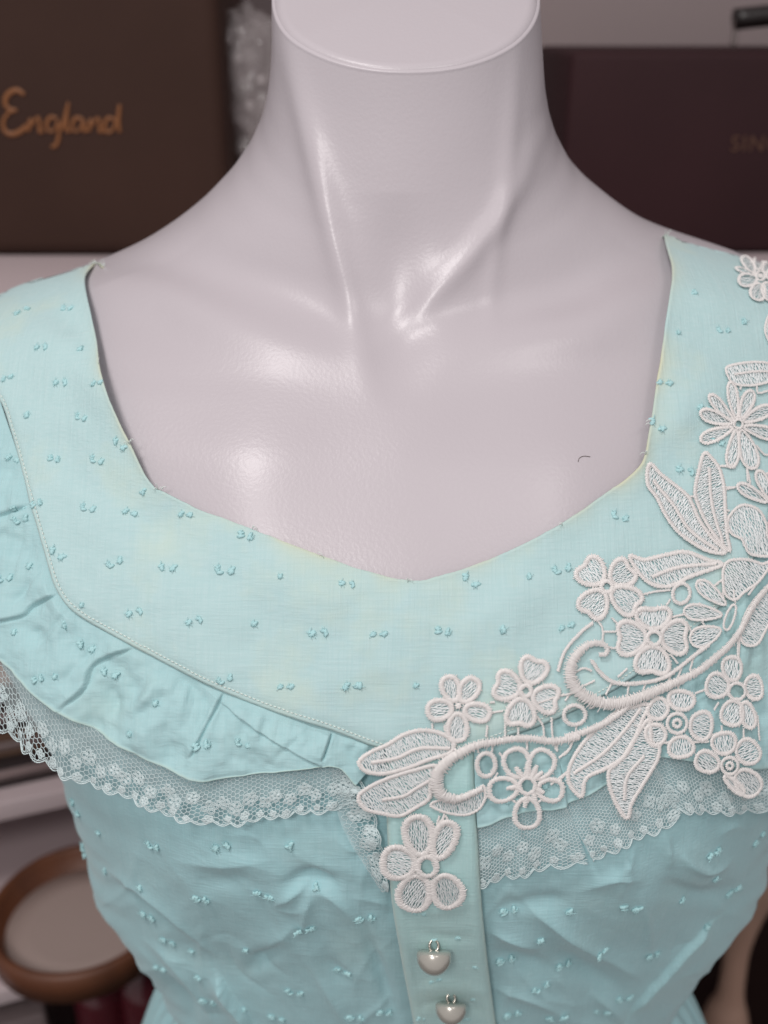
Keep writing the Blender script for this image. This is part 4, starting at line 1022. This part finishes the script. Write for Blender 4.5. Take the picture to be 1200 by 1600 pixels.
# round basket
zb2 = CAM[2] - .690
M_bask = mat_wood('dark_bent_wood', (.060, .020, .010), (.19, .066, .028), (30, 30, 5)); M_bfloor = mat('pale_basket_floor', (.40, .31, .28), .8)
cb = unproj(120, 1384, .862); bk = empty('round_tray', (0, 0, 0), 'round dark wooden tray with pale floor at the lower left', 'tray')
T_ = Matrix.Translation(Vector((cb[0], cb[1], zb2 + .0005)))
lathe('rim', [(.062, .006), (.067, .026), (.069, .0285), (.073, .0280), (.0755, .025), (.0735, .0), (.062, .0), (.062, .006)], 64, M_bask, bk, T_)
lathe('tray_floor', [(0, .0085), (.04, .0085), (.0618, .0085), (.0618, .003), (0, .003)], 48, M_bfloor, bk, T_)
o2 = on_z(200, 1494, zb2)
b2 = ybox('shelf_board', o2, -.45, .16, 0, .34, -.016, 0, .0015, M_white); tag(b2, 'white board carrying the round tray at the lower left', 'shelf')
# maroon bottles below
M_maroon = mat('maroon_glass', (.10, .014, .022), .18, Coat_Weight=.6); M_cork = mat('cork_top', (.20, .10, .05), .8)
zf = zb2 - .20
for i, (a, b, rr) in enumerate(((128, 1532, .021), (205, 1522, .023), (262, 1560, .020))):
    q = on_z(a, b, zb2 - .045); bt = empty('bottle', (0, 0, 0), ('dark red bottle with tan stopper below the tray, nearest the frame edge', 'dark red bottle with tan stopper below the tray, middle of three', 'dark red bottle with tan stopper beside the dress waist')[i], 'bottle', 'dark red bottles under the tray')
    T_ = Matrix.Translation(Vector((q[0], q[1] + .03, zf)))
    lathe('glass_body', [(0, 0), (rr, .001), (rr * 1.04, .01), (rr * 1.02, .10), (rr * .95, .118), (rr * .55, .128), (rr * .5, .136), (0, .136)], 32, M_maroon, bt, T_)
    lathe('stopper', [(0, .1365), (rr * .62, .1365), (rr * .70, .145), (rr * .66, .156), (0, .158)], 24, M_cork, bt, T_)
b3 = ybox('shelf_board', (o2[0], o2[1], zf), -.45, .30, -.02, .34, -.016, -.0005, .0015, mat('dark_board', (.06, .035, .035), .6)); tag(b3, 'dark board under the red bottles', 'shelf')
q = on_z(25, 1580, zb2 - .07)
gx = ybox('grey_box', (q[0], q[1], zf), -.075, .022, .0, .08, 0, .118, .003, mat('grey_card', (.22, .17, .17), .7)); tag(gx, 'plain grey cardboard box below the round tray', 'box')
# dark chest and pale turned post at the lower right
M_dark = mat_leather('dark_chest_wood', (.016, .007, .006), 60, .6)
dk = bevel_box('chest', .20, .75, .86, 1.15, .02, zs - .10, .006, M_dark); tag(dk, 'almost black chest standing behind the right side of the dress', 'chest')
M_post = mat_wood('pale_turned_wood', (.36, .22, .165), (.46, .30, .23), (60, 60, 6))
ctr = [(1228, 1195, .026), (1222, 1250, .030), (1205, 1310, .031), (1184, 1365, .027), (1166, 1420, .018), (1153, 1475, .0125), (1146, 1520, .0118), (1141, 1555, .0135), (1136, 1580, .020), (1132, 1610, .024), (1128, 1660, .025), (1124, 1720, .022)]
cp = crom([(a, b, r_ * 1e4) for a, b, r_ in ctr], 60); V_ = []; Fq = []
for a, b, r_ in cp:
    c_ = on_y(a, b, .74)
    for j in range(28):
        an = 2 * math.pi * j / 28; V_.append((c_[0] + r_ * 1e-4 * math.cos(an), c_[1] + r_ * 1e-4 * math.sin(an), c_[2]))
Fq = grid_faces(60, 28, True) + [tuple(range(28))[::-1], tuple(59 * 28 + j for j in range(28))]
po = link('turned_post', V_, Fq, M_post); tag(po, 'pale tan turned wooden post beside the right waist of the dress', 'post')

W4 = Mesher(); C4, N4 = [], []
for a, b in crom([(903, 722), (905, 716), (912, 713), (922, 714)], 14):
    p, n = surf(a, b, BM); C4.append(p + n * .0003); N4.append(n)
W4.tube(C4, N4, .00011, .00011, 5); hr = W4.build('stray_hair', mat('dark_hair', (.10, .07, .06), .6)); tag(hr, 'tiny curved stray hair lying on the white mannequin chest', 'hair')
